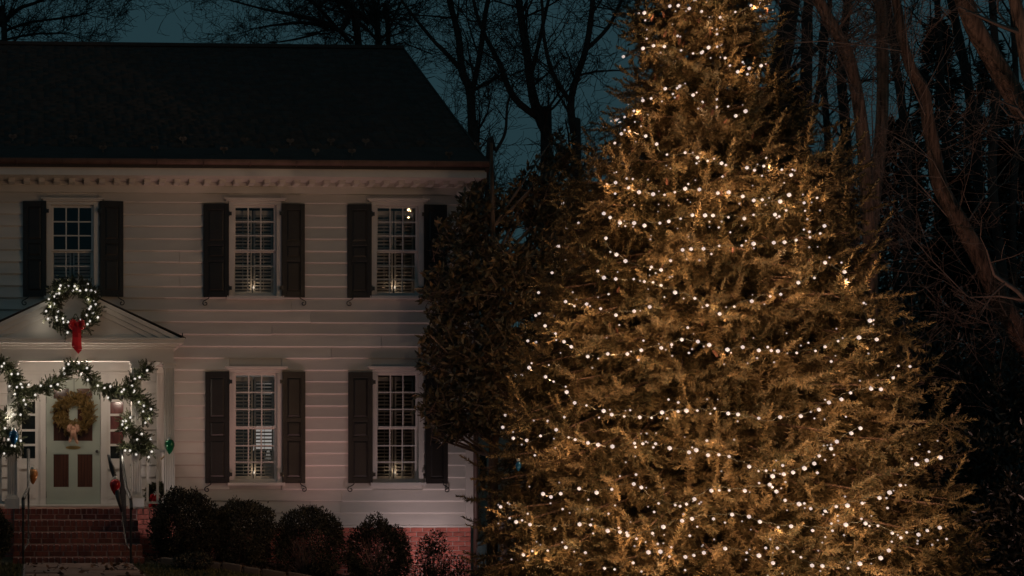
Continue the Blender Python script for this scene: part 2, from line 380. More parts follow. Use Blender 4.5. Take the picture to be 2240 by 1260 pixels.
# clapboards, one object each
rb = random.Random(11); z = HB; row = 0
FRZ = ZY(424, WY)
padded = [(a - 0.045, b + 0.045, c - 0.045, d + 0.075) for a, b, c, d in W_UP + W_LO] + [DOOR]
while z < FRZ - 0.02:
    z1 = min(z + EXPO, FRZ); low = row == 0
    for p, q in cut(XL, XR - 0.10, z, z1, padded):
        xs_ = [p]; x = p + rb.uniform(1.2, 4.5)
        while x < q - 0.7: xs_.append(x); x += rb.uniform(2.2, 4.6)
        xs_.append(q)
        for a, b in zip(xs_[:-1], xs_[1:]):
            j = rb.uniform(-0.004, 0.004); t0 = 0.038 + rb.uniform(-.004, .006); dz = rb.uniform(-.006, .006) if a > XL else 0
            a2, b2 = a + (0.003 if a > p else 0), b - (0.003 if b < q else 0)
            zb_ = z + dz; c = [Vector((a2, WY - y_, q_)) for y_, q_ in ((t0 + j, zb_ + .017), (t0 + j - .013, zb_), (.001, zb_), (.001, z1), (.008, z1))]
            MB().prism(c, (b2 - a2, 0, 0)).build('clapboard', M_white, house, ((a + b) / 2, WY, z))
    z = z1; row += 1
MB().box(XR - 0.098, XR + 0.035, WY - 0.042, WY - 0.001, HB - 0.01, FRZ).box(XR + .001, XR + .04, WY - .001, WY + 0.10, HB - .01, FRZ).build('corner_board', M_trim, house)
MB().box(XL, XR + .02, WY - 0.05, WY - .002, HB - 0.035, HB - 0.004).build('water_table', M_trim, house)
# frieze, soffit, modillions, cornice, gutter
MB().box(XL, XR + .03, WY - 0.035, WY - .001, FRZ + .002, EAVEZ - 0.05).build('frieze', M_trim, house)
SOF = ZY(391, 19.7); EX = XY(1060, 19.55)
MB().box(XL, EX, 19.50, WY + 0.1, SOF, SOF + 0.05).build('soffit', M_trim, house)
MB().box(XL, EX, 19.46, 19.50, SOF - 0.012, SOF + 0.15).box(XL, EX - .02, 19.93, 19.963, SOF - .06, SOF - .003).build('cornice', M_trim, house)
mm_ = MB().box(-.046, .046, -.20, 0, -.05, 0).box(-.054, .054, -.205, 0, -.002, 0.012).mesh('modillion', M_trim)
x = XY(-8, 19.7)
while x < EX - 0.05:
    inst('modillion', mm_, house, (x, 19.925, SOF - 0.014)); x += 0.2365
g = MB(); GZ = SOF + 0.165; prof = [(math.cos(a), math.sin(a)) for a in np.linspace(math.pi, 2 * math.pi, 9)]
o2 = [Vector((XL, 19.40 + .065 * c, GZ + .05 + .075 * s)) for c, s in prof] + [Vector((XL, 19.40 + .058 * c, GZ + .05 + .066 * s)) for c, s in prof[::-1]]
g.prism(o2, (EX + .04 - XL, 0, 0)); g.build('gutter', M_copper, house)
mg = MB().tube([(0, 19.335 - 19.4, .05), (0, 19.34 - 19.4, -.01), (0, -.02, -.04), (0, .03, -.03)], .007, 4).mesh('gutter_strap', M_copper)
x = -0.2
while x < EX: inst('gutter_strap', mg, house, (x, 19.4, GZ)); x += 0.72
# roof
EY, EZ0 = 19.42, GZ + 0.05; RY, RZ = 23.9, ZY(101, 23.9, 600); RX = (EX + XY(886, RY)) / 2
sl = Vector((0, RY - EY, RZ - EZ0)); SLEN = sl.length; sd1 = sl.normalized(); up1 = Vector((0, -sd1.z, sd1.y))
rf = MB(); a0 = [Vector((XL, EY, EZ0 - .03)), Vector((XL, RY, RZ - .03)), Vector((XL, 2 * RY - EY, EZ0 - .03)), Vector((XL, 2 * RY - EY, EZ0 - .12)), Vector((XL, RY, RZ - .12)), Vector((XL, EY, EZ0 - .12))]
rf.prism(a0, (EX - XL, 0, 0)); rf.build('roof', M_slate, house)
MB().prism([Vector((XR - .13, WY + .1, EAVEZ)), Vector((XR - .13, RY, RZ - .15)), Vector((XR - .13, 27.6, EAVEZ))], (.12, 0, 0)).build('gable_wall', M_white, house)
sw, se = 0.215, 0.095; rs = random.Random(5)
me_s = MB().hexa([(-.106, 0, 0), (.106, 0, 0), (.106, .19, .0), (-.106, .19, .0), (-.106, 0, .014), (.106, 0, .014), (.106, .19, .006), (-.106, .19, .006)]).mesh('slate', M_slate)
fieldV, fieldF = [], []
nrow = int(SLEN / se); rot = math.atan2(sd1.z, sd1.y); cnt = 0
for r_ in range(nrow):
    off = (r_ % 2) * sw / 2 + rs.uniform(-.01, .01); x = XL + 0.1 + off
    while x < EX - 0.08:
        lift = 0.004 + rs.uniform(0, .004); p = Vector((x, EY, EZ0 - .03)) + sd1 * (r_ * se - .02 + rs.uniform(-.006, .006)) + up1 * lift
        if cnt < 300 and x > XY(-20, EY) and r_ < 6:
            inst('slate', me_s, house, p, (rot + .035, 0, 0)); cnt += 1
        else:
            b = len(fieldV); rt = rot + .035; cs, sn = math.cos(rt), math.sin(rt)
            for q in me_s.vertices:
                fieldV.append((p.x + q.co.x, p.y + q.co.y * cs - q.co.z * sn, p.z + q.co.y * sn + q.co.z * cs))
            fieldF += [(b + 4, b + 5, b + 6, b + 7), (b, b + 1, b + 5, b + 4), (b + 1, b + 2, b + 6, b + 5), (b + 3, b, b + 4, b + 7)]
        x += sw
fo = bpy.data.objects.new('slate_field', np_mesh('slate_field', np.array(fieldV) - np.array(org(house)), fieldF, M_slate)); link(fo, house, org(house)); fo['kind'] = 'stuff'
MB().box(XL, EX + .005, RY - .1, RY + .1, RZ - .05, RZ + .012).build('ridge_cap', M_slate, house)
MB().prism([Vector((EX, EY, EZ0 - .125)), Vector((EX, RY, RZ - .125)), Vector((EX, RY, RZ + .0)), Vector((EX, EY, EZ0 + .0))], (.03, 0, 0)).build('rake_board', M_slate, house)
M_guard = mat('snow_guard_copper', (0.12, 0.09, 0.075), 0.7, 0.5, 12)
sg = MB()
for cx_, cz_, rr in ((-.035, .07, .03), (.035, .07, .03), (0, .055, .032)):
    sg.prism([Vector((cx_ + rr * math.cos(a), 0, cz_ + rr * math.sin(a))) for a in np.linspace(0, 2 * math.pi, 9)[:-1]], (0, .006 + .002 * (cx_ > 0) + .003 * (cx_ == 0), 0))
sg.box(-.012, .012, -.001, .012, -.03, .06); sgm = sg.mesh('snow_guard', M_guard)
for px, py in ((225, 350), (338, 350), (490, 351), (600, 353), (690, 353), (770, 353), (982, 357), (535, 333), (635, 334), (724, 333), (800, 333), (920, 336), (160, 331), (28, 330), (400, 332), (1045, 338)):
    s_ = (362 - py) / 267 * 1.15 + .01; pb = Vector((0, EY, EZ0 - .03)) + sd1 * (s_ * SLEN * .9); inst('snow_guard', sgm, house, (XY(px, pb.y), pb.y, pb.z + .035))
# downspout and leader head
dsx = XY(1041, 19.93)
MB().tube([(dsx, 19.93, 5.55), (dsx, 19.93, -0.5)], .04, 10).build('downspout', M_copper, house, smooth=True)
MB().lathe([(.045, 0), (.05, .08), (.085, .22), (.09, .40), (.1, .42), (.1, .46)], 10, (dsx + .02, 19.93, 5.55)).tube([(dsx + .02, 19.93, 5.98), (dsx + .02, 19.6, 6.12), (dsx, 19.43, 6.25)], .04, 8).build('leader_head', M_copper, house, smooth=True)
for zz in (.75, 2.6, 4.4): MB().tube([(dsx - .05, 19.92, zz), (dsx - .05, 19.885, zz), (dsx + .05, 19.885, zz), (dsx + .05, 19.92, zz)], .008, 4).build('downspout_strap', M_copper, house)
# foundation of brick
MB().box(XL, XR - .012, WY - .012, WY - .001, -0.9, HB - .036).build('foundation_mortar', M_mortar, house)
bk_me = MB().box(-.0905, .0905, -.012, 0, -.0315, .0315).mesh('brick', M_brick); fv, ff = [], []
zr = HB - .072; k = 0; nb = 0
while zr > -0.62:
    x = XR - .0905 - .014 - (0.0975 if k % 2 else 0)
    if k % 2:
        hb = MB().box(-.0405, .0405, -.012, 0, -.0315, .0315).mesh('half_brick', M_brick); inst('brick', hb, house, (XR - .054, WY - .013, zr))
    while x > 2.2:
        if x > 3.85 and nb < 290: inst('brick', bk_me, house, (x, WY - .013, zr)); nb += 1
        else:
            b = len(fv); fv += [(x + q.co.x, WY - .013 + q.co.y, zr + q.co.z) for q in bk_me.vertices]; ff += [tuple(b + i for i in q.vertices) for q in bk_me.polygons]
        x -= .195
    zr -= .0745; k += 1
fo = bpy.data.objects.new('brick_field', np_mesh('brick_field', np.array(fv) - np.array(org(house)), ff, M_brick)); link(fo, house, org(house)); fo['kind'] = 'stuff'
# windows
def window(x0, x1, z0, z1, dark=False, candle=True):
    wd, hh = x1 - x0, z1 - z0; cx = (x0 + x1) / 2
    fr = MB(); e = .045
    fr.box(x0 - e, x0 + .03, WY - .055, WY + .13, z0 - .002, z1).box(x1 - .03, x1 + e, WY - .055, WY + .13, z0 - .002, z1)
    fr.box(x0 - e, x1 + e, WY - .056, WY + .13, z1 + .002, z1 + .05)
    win = fr.build('window', M_trim, house, (cx, WY, z0))
    MB().box(x0 - .10, x1 + .10, WY - .09, WY - .02, z1 + .052, z1 + .078).box(x0 - .13, x1 + .13, WY - .11, WY - .02, z1 + .079, z1 + .10).build('window_cap', M_trim, win)
    MB().box(x0 - .08, x1 + .08, WY - .10, WY + .12, z0 - .05, z0 - .004).build('sill', M_trim, win)
    ix0, ix1 = x0 + .032, x1 - .032; iw = ix1 - ix0; mid = z0 + hh * .5
    for k, (a, b, yy) in enumerate(((mid + .0, z1 - .002, WY + .0), (z0 + .0, mid - .002, WY + .035))):
        s_ = MB(); st = .035; br = .06 if k else .022; tr = .022 if k else .035
        s_.box(ix0, ix0 + st, yy, yy + .033, a, b).box(ix1 - st, ix1, yy, yy + .033, a, b).box(ix0 + st, ix1 - st, yy + .001, yy + .032, a, a + br).box(ix0 + st, ix1 - st, yy + .001, yy + .032, b - tr, b)
        gx0, gx1, gz0, gz1 = ix0 + st, ix1 - st, a + br, b - tr
        for i in (1, 2):
            m_ = gx0 + (gx1 - gx0) * i / 3; s_.box(m_ - .010, m_ + .010, yy + .004, yy + .028, gz0, gz1)
        for i in (1, 2):
            m_ = gz0 + (gz1 - gz0) * i / 3; s_.box(gx0, gx1, yy + .006, yy + .026, m_ - .010, m_ + .010)
        s_.build('sash', M_trim, win)
        pw, ph = (gx1 - gx0) / 3, (gz1 - gz0) / 3
        pm = MB().box(-pw / 2, pw / 2, 0, .003, -ph / 2, ph / 2).mesh('pane', M_glass)
        for i in range(3):
            for j in range(3):
                inst('pane', pm, win, (gx0 + pw * (i + .5), yy + .014, gz0 + ph * (j + .5)), (R(rb.uniform(-.5, .5)), 0, R(rb.uniform(-.5, .5))))
    # louvred blinds inside
    yb = WY + .17
    if not dark:
        for sgn in (-1, 1):
            a, b = (ix0 + .02, cx - .012) if sgn < 0 else (cx + .012, ix1 - .02)
            MB().box(a, a + .028, yb - .012, yb + .012, z0 + .06, z1 - .05).box(b - .028, b, yb - .012, yb + .012, z0 + .06, z1 - .05).box(a + .028, b - .028, yb - .011, yb + .011, z1 - .12, z1 - .05).box(a + .028, b - .028, yb - .011, yb + .011, z0 + .06, z0 + .10).build('blind_frame', M_louv, win)
            lm = MB().box(-(b - a) / 2 + .03, (b - a) / 2 - .03, -.03, .03, -.004, .004).mesh('louvre', M_louv); zz = z0 + .13
            MB().box((a + b) / 2 - .004, (a + b) / 2 + .004, yb - .042, yb - .036, z0 + .12, z1 - .14).build('tilt_rod', M_louv, win)
            while zz < z1 - .14:
                inst('louvre', lm, win, ((a + b) / 2, yb, zz), (R(-16 + rb.uniform(-3, 3)), 0, 0)); zz += .056
    else:
        for sgn in (-1, 1):
            a, b = (ix0 + .02, cx - .012) if sgn < 0 else (cx + .012, ix1 - .02)
            MB().box(a, a + .028, yb - .012, yb + .012, z0 + .06, mid).box(b - .028, b, yb - .012, yb + .012, z0 + .06, mid).box(a + .028, b - .028, yb - .011, yb + .011, mid - .05, mid).build('blind_frame', M_louv, win)
            lm = MB().box(-(b - a) / 2 + .03, (b - a) / 2 - .03, -.03, .03, -.004, .004).mesh('louvre', M_louv); zz = z0 + .13
            while zz < mid - .05:
                inst('louvre', lm, win, ((a + b) / 2, yb, zz), (R(-25), 0, 0)); zz += .056
    return win
UPN = ['above the porch', 'in the middle', 'beside the magnolia']
for i, q in enumerate(W_UP): window(*q, dark=(i == 0))
for q in W_LO: window(*q)
# outside shutters, held back by iron scrolls
def shutter(pa, pb, qa, qb, side):                    # side -1: hinged on its right edge
    x0, x1 = XY(pa, WY - .06), XY(pb, WY - .06); z0, z1 = ZY(qb, WY - .06, pa), ZY(qa, WY - .06, pa); w_ = x1 - x0; h_ = z1 - z0
    hx = x1 if side < 0 else x0; ang = R(5.5) * (1 if side < 0 else -1)
    Mx = Matrix.Translation((hx, WY - .085, z0)) @ Matrix.Rotation(-ang, 4, 'Z'); T = lambda x, y, z: Mx @ Vector((x, y, z))
    a, b = (-w_, 0) if side < 0 else (0, w_)
    f = MB(); st = .07
    rails = [(0, .09), (h_ * .385, h_ * .385 + .06), (h_ * .555, h_ * .555 + .06), (h_ - .09, h_)]
    f.box(a, a + st, -.016, .016, 0, h_, Mx).box(b - st, b, -.016, .016, 0, h_, Mx)
    for r0, r1 in rails: f.box(a + st, b - st, -.015, .015, r0, r1, Mx)
    sh = f.build('shutter', M_dark, house, (hx, WY - .085, z0), bevel=.003)
    for (u0, u1), (v0, v1) in zip(rails[:-1], rails[1:]):
        p = MB(); X0, X1, Z0, Z1 = a + st, b - st, u1, v0; q = .035
        o_ = [(X0, -.002, Z0), (X1, -.002, Z0), (X1, .008, Z0), (X0, .008, Z0), (X0, -.002, Z1), (X1, -.002, Z1), (X1, .008, Z1), (X0, .008, Z1)]
        p.hexa(o_, Mx)
        c = [(X0 + .012, -.0025, Z0 + .012), (X1 - .012, -.0025, Z0 + .012), (X1 - .012, -.0025, Z1 - .012), (X0 + .012, -.0025, Z1 - .012), (X0 + q, -.013, Z0 + q), (X1 - q, -.013, Z0 + q), (X1 - q, -.013, Z1 - q), (X0 + q, -.013, Z1 - q)]
        p.hexa(c, Mx); p.build('panel', M_dark, sh)
    for hz in (.14, h_ - .16):
        s2 = 1 if side < 0 else -1
        MB().box(min(-.02 * s2, .045 * s2), max(-.02 * s2, .045 * s2), -.024, -.017, hz - .03, hz + .03, Mx).box(-.008, .008, -.03, -.016, hz - .045, hz + .045, Mx).build('hinge', M_iron, sh)
    ex = a + .05 if side < 0 else b - .05; pts = []
    for k in range(15):
        an = R(90) + k * .5; rr = .05 * (1 - k / 17); pts.append(T(ex + (-.02 + rr * math.cos(an) * 1) * (1 if side < 0 else -1), -.03, -.10 + rr * math.sin(an)))
    pts = [T(ex + (.05 if side < 0 else -.05), -.024, .03), T(ex + (.03 if side < 0 else -.03), -.03, -.02)] + pts
    MB().tube(pts, .009, 5).build('shutter_scroll', M_iron, sh)
for a in ((50, 101, 440, 649, -1), (219, 270, 440, 649, 1), (445, 500, 446, 650, -1), (616, 667, 446, 650, 1), (760, 812, 447, 651, -1), (927, 978, 448, 651, 1),
          (449, 501, 813, 1057, -1), (617, 668, 813, 1057, 1), (762, 814, 814, 1057, -1), (930, 980, 814, 1058, 1)): shutter(*a)
# recessed side wing beyond the corner
wing = MB().box(XR + .3, XR + 3.2, 23.2, 23.4, -1, 4.2).build('side_wing', M_white, house)
MB().box(XY(1047, 23.2) - .08, XY(1062, 23.2) + .1, 23.15, 23.2, ZY(1056, 23.2, 1050) - .08, ZY(990, 23.2, 1050)).build('window', M_trim, house, (XR + .5, 23.2, 1.5))
MB().box(XY(1047, 23.2), XY(1062, 23.2), 23.14, 23.152, ZY(1056, 23.2, 1050), ZY(985, 23.2, 1050)).build('pane', M_dglass, house)
# ================================================================== PORTICO, DOOR, STEPS
PY = 18.78; PXC = XY(163, PY); PHW = XY(380, PY) - PXC; CHW = XY(402, PY - .12) - PXC; PFZ = 0.965
port = MB().box(PXC - PHW, PXC + PHW, PY + .002, WY - .06, ZY(790, PY) + .12, ZY(790, PY) + .15).build('portico', M_trim, house, (PXC, PY, PFZ))   # the ceiling
eb, em, et = ZY(790, PY, 300), ZY(763, PY, 300), ZY(741, PY - .1, 300)
MB().box(PXC - PHW, PXC + PHW, PY, PY + .17, eb, em).box(PXC - PHW, PXC - PHW + .17, PY + .17, WY - .045, eb, em).box(PXC + PHW - .17, PXC + PHW, PY + .17, WY - .045, eb, em).build('entablature', M_trim, port)
cn = MB()
for i, (ov, a, b) in enumerate(((.035, em, em + .035), (.07, em + .036, em + .07), (.135, em + .071, em + .12), (.155, em + .121, et + .01))):
    cn.box(PXC - PHW - ov, PXC + PHW + ov, PY - ov, WY - .04, a, b)
cn.build('cornice', M_trim, port)
az = ZY(628, PY - .1, 163); rise = az - et
tri = [Vector((PXC - PHW, PY + .03, et + .011)), Vector((PXC + PHW, PY + .03, et + .011)), Vector((PXC, PY + .03, et + rise * PHW / CHW))]
MB().prism(tri, (0, .1, 0)).build('tympanum', M_white, port)
dirr = Vector((-CHW, 0, rise)).normalized(); nr = Vector((rise, 0, CHW)).normalized()
for sgn in (-1, 1):
    for t0, t1, yf in ((-.20, -.131, .0), (-.130, -.061, -.03), (-.060, -.001, -.06)):
        v0, v1 = t0 / nr.z, t1 / nr.z; dxf = lambda v: (az + v - et - .012) * CHW / rise
        MB().prism([Vector((PXC, PY + yf, az + v0)), Vector((PXC + sgn * dxf(v0), PY + yf, et + .012)), Vector((PXC + sgn * dxf(v1), PY + yf, et + .012)), Vector((PXC, PY + yf, az + v1))], (0, .29 - yf * .5, 0)).build('raking_cornice', M_trim, port)
    ed_ = Vector((PXC + sgn * (CHW + .03), PY - .14, et - .01))
    MB().prism([Vector((PXC, PY - .065, az + .004)), Vector((PXC + sgn * (CHW + .04), PY - .065, et + .012)), Vector((PXC + sgn * (CHW + .04), PY - .065, et + .026)), Vector((PXC, PY - .065, az + .02))], (0, WY - PY + .05, 0)).build('portico_roof', M_slate, port)
    gm = MB().box(-.006, .006, -.02, .02, 0, .05).mesh('roof_finial', M_iron)
    inst('roof_finial', gm, port, (PXC + sgn * (CHW - .02), PY - .12, et + .035)); inst('roof_finial', gm, port, (PXC + sgn * CHW * .30, PY + .2, et + rise * .72))
def fluted(cx, cy, w_, z0, z1, n=5, ped=True):
    h = w_ / 2; out = []
    fl = w_ * .86 / n
    def side(k):
        pts = []
        for i in range(n):
            s0 = -w_ * .43 + i * fl; pts += [(s0 + fl * .14, -h), (s0 + fl * .3, -h + .010), (s0 + fl * .7, -h + .010), (s0 + fl * .86, -h)]
        a = k * math.pi / 2; return [(x * math.cos(a) - y * math.sin(a), x * math.sin(a) + y * math.cos(a)) for x, y in [(-h, -h)] + pts]
    for k in range(4): out += side(k)
    m = MB(); m.prism([Vector((cx + x, cy + y, z0 + .21)) for x, y in out], (0, 0, z1 - z0 - .31))
    c = m.build('column', M_trim, port, (cx, cy, z0))
    MB().box(cx - h - .015, cx + h + .015, cy - h - .015, cy + h + .015, z1 - .10, z1 - .065).box(cx - h - .004, cx + h + .004, cy - h - .004, cy + h + .004, z1 - .064, z1 - .04).box(cx - h - .03, cx + h + .03, cy - h - .03, cy + h + .03, z1 - .039, z1 - .001).build('capital', M_trim, c)
    MB().box(cx - h - .035, cx + h + .035, cy - h - .035, cy + h + .035, z0 + .002, z0 + .155).box(cx - h - .02, cx + h + .02, cy - h - .02, cy + h + .02, z0 + .156, z0 + .185).box(cx - h - .008, cx + h + .008, cy - h - .008, cy + h + .008, z0 + .186, z0 + .21).build('pedestal', M_trim, c)
    return c
CY = PY + .10
CAx = XY(298, CY) - PXC; CBx = XY(370, CY) - PXC
for sgn in (-1, 1):
    for q in (CAx, CBx): fluted(PXC + sgn * q, CY, .148, PFZ, eb)
for sgn, px in ((1, 351), (-1, None)):
    qx = XY(351, WY - .08) if sgn > 0 else 2 * PXC - XY(351, WY - .08)
    fluted(qx, WY - .115, .12, PFZ, eb)
# railings between the paired columns and back to the wall
for sgn in (-1, 1):
    xa, xb = sorted((PXC + sgn * (CAx + .08), PXC + sgn * (CBx - .08)))
    MB().box(xa, xb, CY - .03, CY + .03, ZY(990, CY, 330), ZY(985, CY, 330) + .01).build('rail', M_trim, port)
    MB().box(xa, xb, CY - .025, CY + .025, ZY(1102, CY, 330), ZY(1097, CY, 330)).build('rail', M_trim, port)
    bm_ = MB().box(-.018, .018, -.018, .018, ZY(1097, CY, 330), ZY(990, CY, 330)).mesh('baluster', M_trim)
    for t in (.27, .72): inst('baluster', bm_, port, (xa + (xb - xa) * t, CY, 0))
    xs_ = PXC + sgn * CBx
    MB().box(xs_ - .03, xs_ + .03, CY + .08, WY - .19, ZY(990, CY, 330), ZY(985, CY, 330) + .01).build('rail', M_trim, port)
    MB().box(xs_ - .025, xs_ + .025, CY + .08, WY - .19, ZY(1102, CY, 330), ZY(1097, CY, 330)).build('rail', M_trim, port)
    for t in range(5): inst('baluster', bm_, port, (xs_, CY + .22 + t * .16, 0))
MB().tube([P(352, 1005, CY - .02), P(362, 995, CY - .02)], .012, 5).build('rail_bracket', M_brass, port)
# --- door wall
DY = WY + .05
X = lambda p: XY(p, DY)
Z = lambda q: ZY(q, DY, 160)
dr = MB(); d0, d1 = X(101), X(219); dzb, dzt = Z(1106), Z(828)
cols = [(X(115.5), X(152)), (X(168), X(204))]; rows = [(Z(1067), Z(992)), (Z(966), Z(892)), (Z(874), Z(848))]
def grid(m, x0, x1, z0, z1, hs, y0, y1):
    zz = sorted({z0, z1} | {h[2] for h in hs} | {h[3] for h in hs})
    for a, b in zip(zz[:-1], zz[1:]):
        for p, q in cut(x0, x1, a, b, hs): m.box(p, q, y0, y1, a, b)
    return m
hs = [(c[0], c[1], r_[0], r_[1]) for c in cols for r_ in rows]
door = grid(dr, d0, d1, dzb, dzt, hs, DY, DY + .045).build('front_door', M_door, house, ((d0 + d1) / 2, DY, dzb)); door['label'] = 'pale green front door with six curtained glass panes'
for h in hs:
    MB().box(h[0], h[1], DY + .018, DY + .024, h[2], h[3]).build('pane', M_curt, door)
    b_ = .012; MB().box(h[0], h[1], DY + .006, DY + .017, h[2], h[2] + b_).box(h[0], h[1], DY + .006, DY + .017, h[3] - b_, h[3]).box(h[0], h[0] + b_, DY + .006, DY + .017, h[2] + b_, h[3] - b_).box(h[1] - b_, h[1], DY + .006, DY + .017, h[2] + b_, h[3] - b_).build('glazing_bead', M_door, door)
MB().tube([(X(212), DY, Z(987)), (X(212), DY - .03, Z(987)), (X(212), DY - .035, Z(987)), (X(212), DY - .06, Z(987))], [.012, .012, .028, .02], 10).build('door_knob', M_iron, door, smooth=True)
ms = MB(); ms.prism([Vector((X(160) + .12 * math.cos(a), DY - .008, Z(979) + .028 * math.sin(a))) for a in np.linspace(0, 2 * math.pi, 17)[:-1]], (0, .007, 0)); ms.build('mail_slot', M_brass, door)
for hz in (875, 985, 1082): MB().tube([(d0 - .004, DY - .008, Z(hz) - .05), (d0 - .004, DY - .008, Z(hz) + .05)], .009, 6).build('hinge', M_iron, door)
# surround: casings, sidelights, panels above
lx = [(X(47.5), X(77)), (X(241), X(270))]
lr = [(Z(1003), Z(976)), (Z(971), Z(944)), (Z(939), Z(910)), (Z(905), Z(879)), (Z(874), Z(849))]
hs2 = [(a, b, p, q) for a, b in lx for p, q in lr]
sur = MB(); grid(sur, DOOR[0], d0 - .005, DOOR[2], DOOR[3], hs2, WY + .02, WY + .10); grid(sur, d1 + .005, DOOR[1], DOOR[2], DOOR[3], hs2, WY + .02, WY + .10); sur.box(d0 - .005, d1 + .005, WY + .02, WY + .10, dzt + .004, DOOR[3])
srd = sur.build('door_surround', M_trim, house, (PXC, WY, PFZ))
for k, h in enumerate(hs2):
    mt = M_dglass if h[0] < PXC else (M_pink if k % 5 in (1, 2, 3) else M_dglass)
    MB().box(h[0], h[1], WY + .045, WY + .05, h[2], h[3]).build('pane', mt, srd)
for c0, c1 in ((88, 99), (221, 233), (38, 45), (273, 283)):
    c = MB().box(X(c0), X(c1), WY - .012, WY + .018, DOOR[2] + .10, DOOR[3] - .19); wq = X(c1) - X(c0)
    if wq > .06:
        for k in range(3): c.box(X(c0) + wq * (.18 + .26 * k), X(c0) + wq * (.30 + .26 * k), WY - .018, WY - .0125, DOOR[2] + .14, DOOR[3] - .23)
    c.build('casing', M_trim, srd)
    MB().box(X(c0) - .008, X(c1) + .008, WY - .022, WY + .018, DOOR[2] + .002, DOOR[2] + .098).build('plinth_block', M_trim, srd)
MB().box(DOOR[0], DOOR[1], WY - .03, WY + .018, DOOR[3] - .185, DOOR[3] - .165).box(DOOR[0], DOOR[1], WY - .015, WY + .018, DOOR[3] - .164, DOOR[3] - .155).build('head_moulding', M_trim, srd)
for a, b in ((50, 78), (100, 148), (170, 218), (240, 268)):
    MB().box(X(a), X(b), WY + .006, WY + .019, DOOR[3] - .13, DOOR[3] - .03).box(X(a) + .02, X(b) - .02, WY - .002, WY + .005, DOOR[3] - .11, DOOR[3] - .05).build('head_panel', M_trim, srd)
for a, b in lx:
    MB().box(a - .04, b + .04, WY - .02, WY + .019, Z(1026), Z(1022)).build('sidelight_sill', M_trim, srd)
    MB().box(a - .01, b + .01, WY + .008, WY + .019, Z(1090), Z(1033)).box(a + .02, b - .02, WY - .002, WY + .007, Z(1086), Z(1037)).build('base_panel', M_trim, srd)
MB().box(DOOR[0], DOOR[1], WY - .09, WY + .16, PFZ + .003, PFZ + .03).build('threshold', M_trim, srd)
# --- steps of brick
SX0, SX1 = XY(30, PY - .05), XY(299, PY - .05)
steps = thing('brick_steps', (PXC, 18.0, 0.25), 'dark red brick steps and porch platform leading up to the front door', 'steps')
plat = MB().box(PXC - PHW - .02, SX0 - .003, PY - .02 + .012, WY - .02, -.3, PFZ - .012).box(SX1 + .003, PXC + PHW + .02, PY - .02 + .012, WY - .02, -.3, PFZ - .012).box(SX0, SX1, PY - .05, WY - .02, 0, PFZ - .012).build('platform', M_mortar, steps)
MB().box(PXC - PHW, PXC + PHW, PY + .02, WY - .02, PFZ - .011, PFZ).build('porch_floor', M_stone, steps)
tz = [PFZ, .805, .645, .485, .33]; ty = [PY - .06 - .335 * k for k in range(5)]
core = MB()
for k in range(5):
    zb = tz[k + 1] if k < 4 else .24
    core.box(SX0 + .008, SX1 - .008, ty[k] + .010, (PY - .055) if k == 0 else ty[k - 1] + .0095, 0.0, tz[k] - .012)
core.build('step_core', M_stepm, steps)
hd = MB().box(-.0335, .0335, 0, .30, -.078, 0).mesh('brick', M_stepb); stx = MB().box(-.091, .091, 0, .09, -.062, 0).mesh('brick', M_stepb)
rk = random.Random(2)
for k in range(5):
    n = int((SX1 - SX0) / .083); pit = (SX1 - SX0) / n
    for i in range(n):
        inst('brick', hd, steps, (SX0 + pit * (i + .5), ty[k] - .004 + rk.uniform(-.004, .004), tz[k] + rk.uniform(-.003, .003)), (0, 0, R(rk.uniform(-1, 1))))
    if k < 4:
        n = int((SX1 - SX0) / .2); pit = (SX1 - SX0) / n
        for i in range(n + (k % 2)):
            xx = SX0 + pit * (i + (.5 if k % 2 == 0 else 0)); half = k % 2 and i in (0, n)
            o = inst('brick', stx, steps, (xx if not half else xx + (.05 if i == 0 else -.05), ty[k] + .002 + rk.uniform(-.002, .003), tz[k] - .088))
            if half: o.scale.x = .46
hd2 = MB().box(-.0365, .0365, 0, .2, -.078, 0).mesh('brick', M_brick); st2 = MB().box(-.093, .093, 0, .09, -.064, 0).mesh('brick', M_brick)
for (xa, xb) in ((SX1 + .004, PXC + PHW + .02), (PXC - PHW - .02, SX0 - .004)):
    n = int((xb - xa) / .083); pit = (xb - xa) / n
    for i in range(n): inst('brick', hd2, steps, (xa + pit * (i + .5), PY - .022, PFZ))
    zz = PFZ - .088; k = 0
    while zz > -.1:
        n = 3; pit = (xb - xa) / n
        for i in range(n + k % 2):
            xx = xa + pit * (i + (0 if k % 2 else .5)); o = inst('brick', st2, steps, (xx + (pit * .24 if (k % 2 and i == 0) else -pit * .24 if (k % 2 and i == n) else 0), PY - .02, zz))
            o.scale.x = (pit - .01) / .186 * (.48 if k % 2 and i in (0, n) else 1)
        zz -= .0745; k += 1
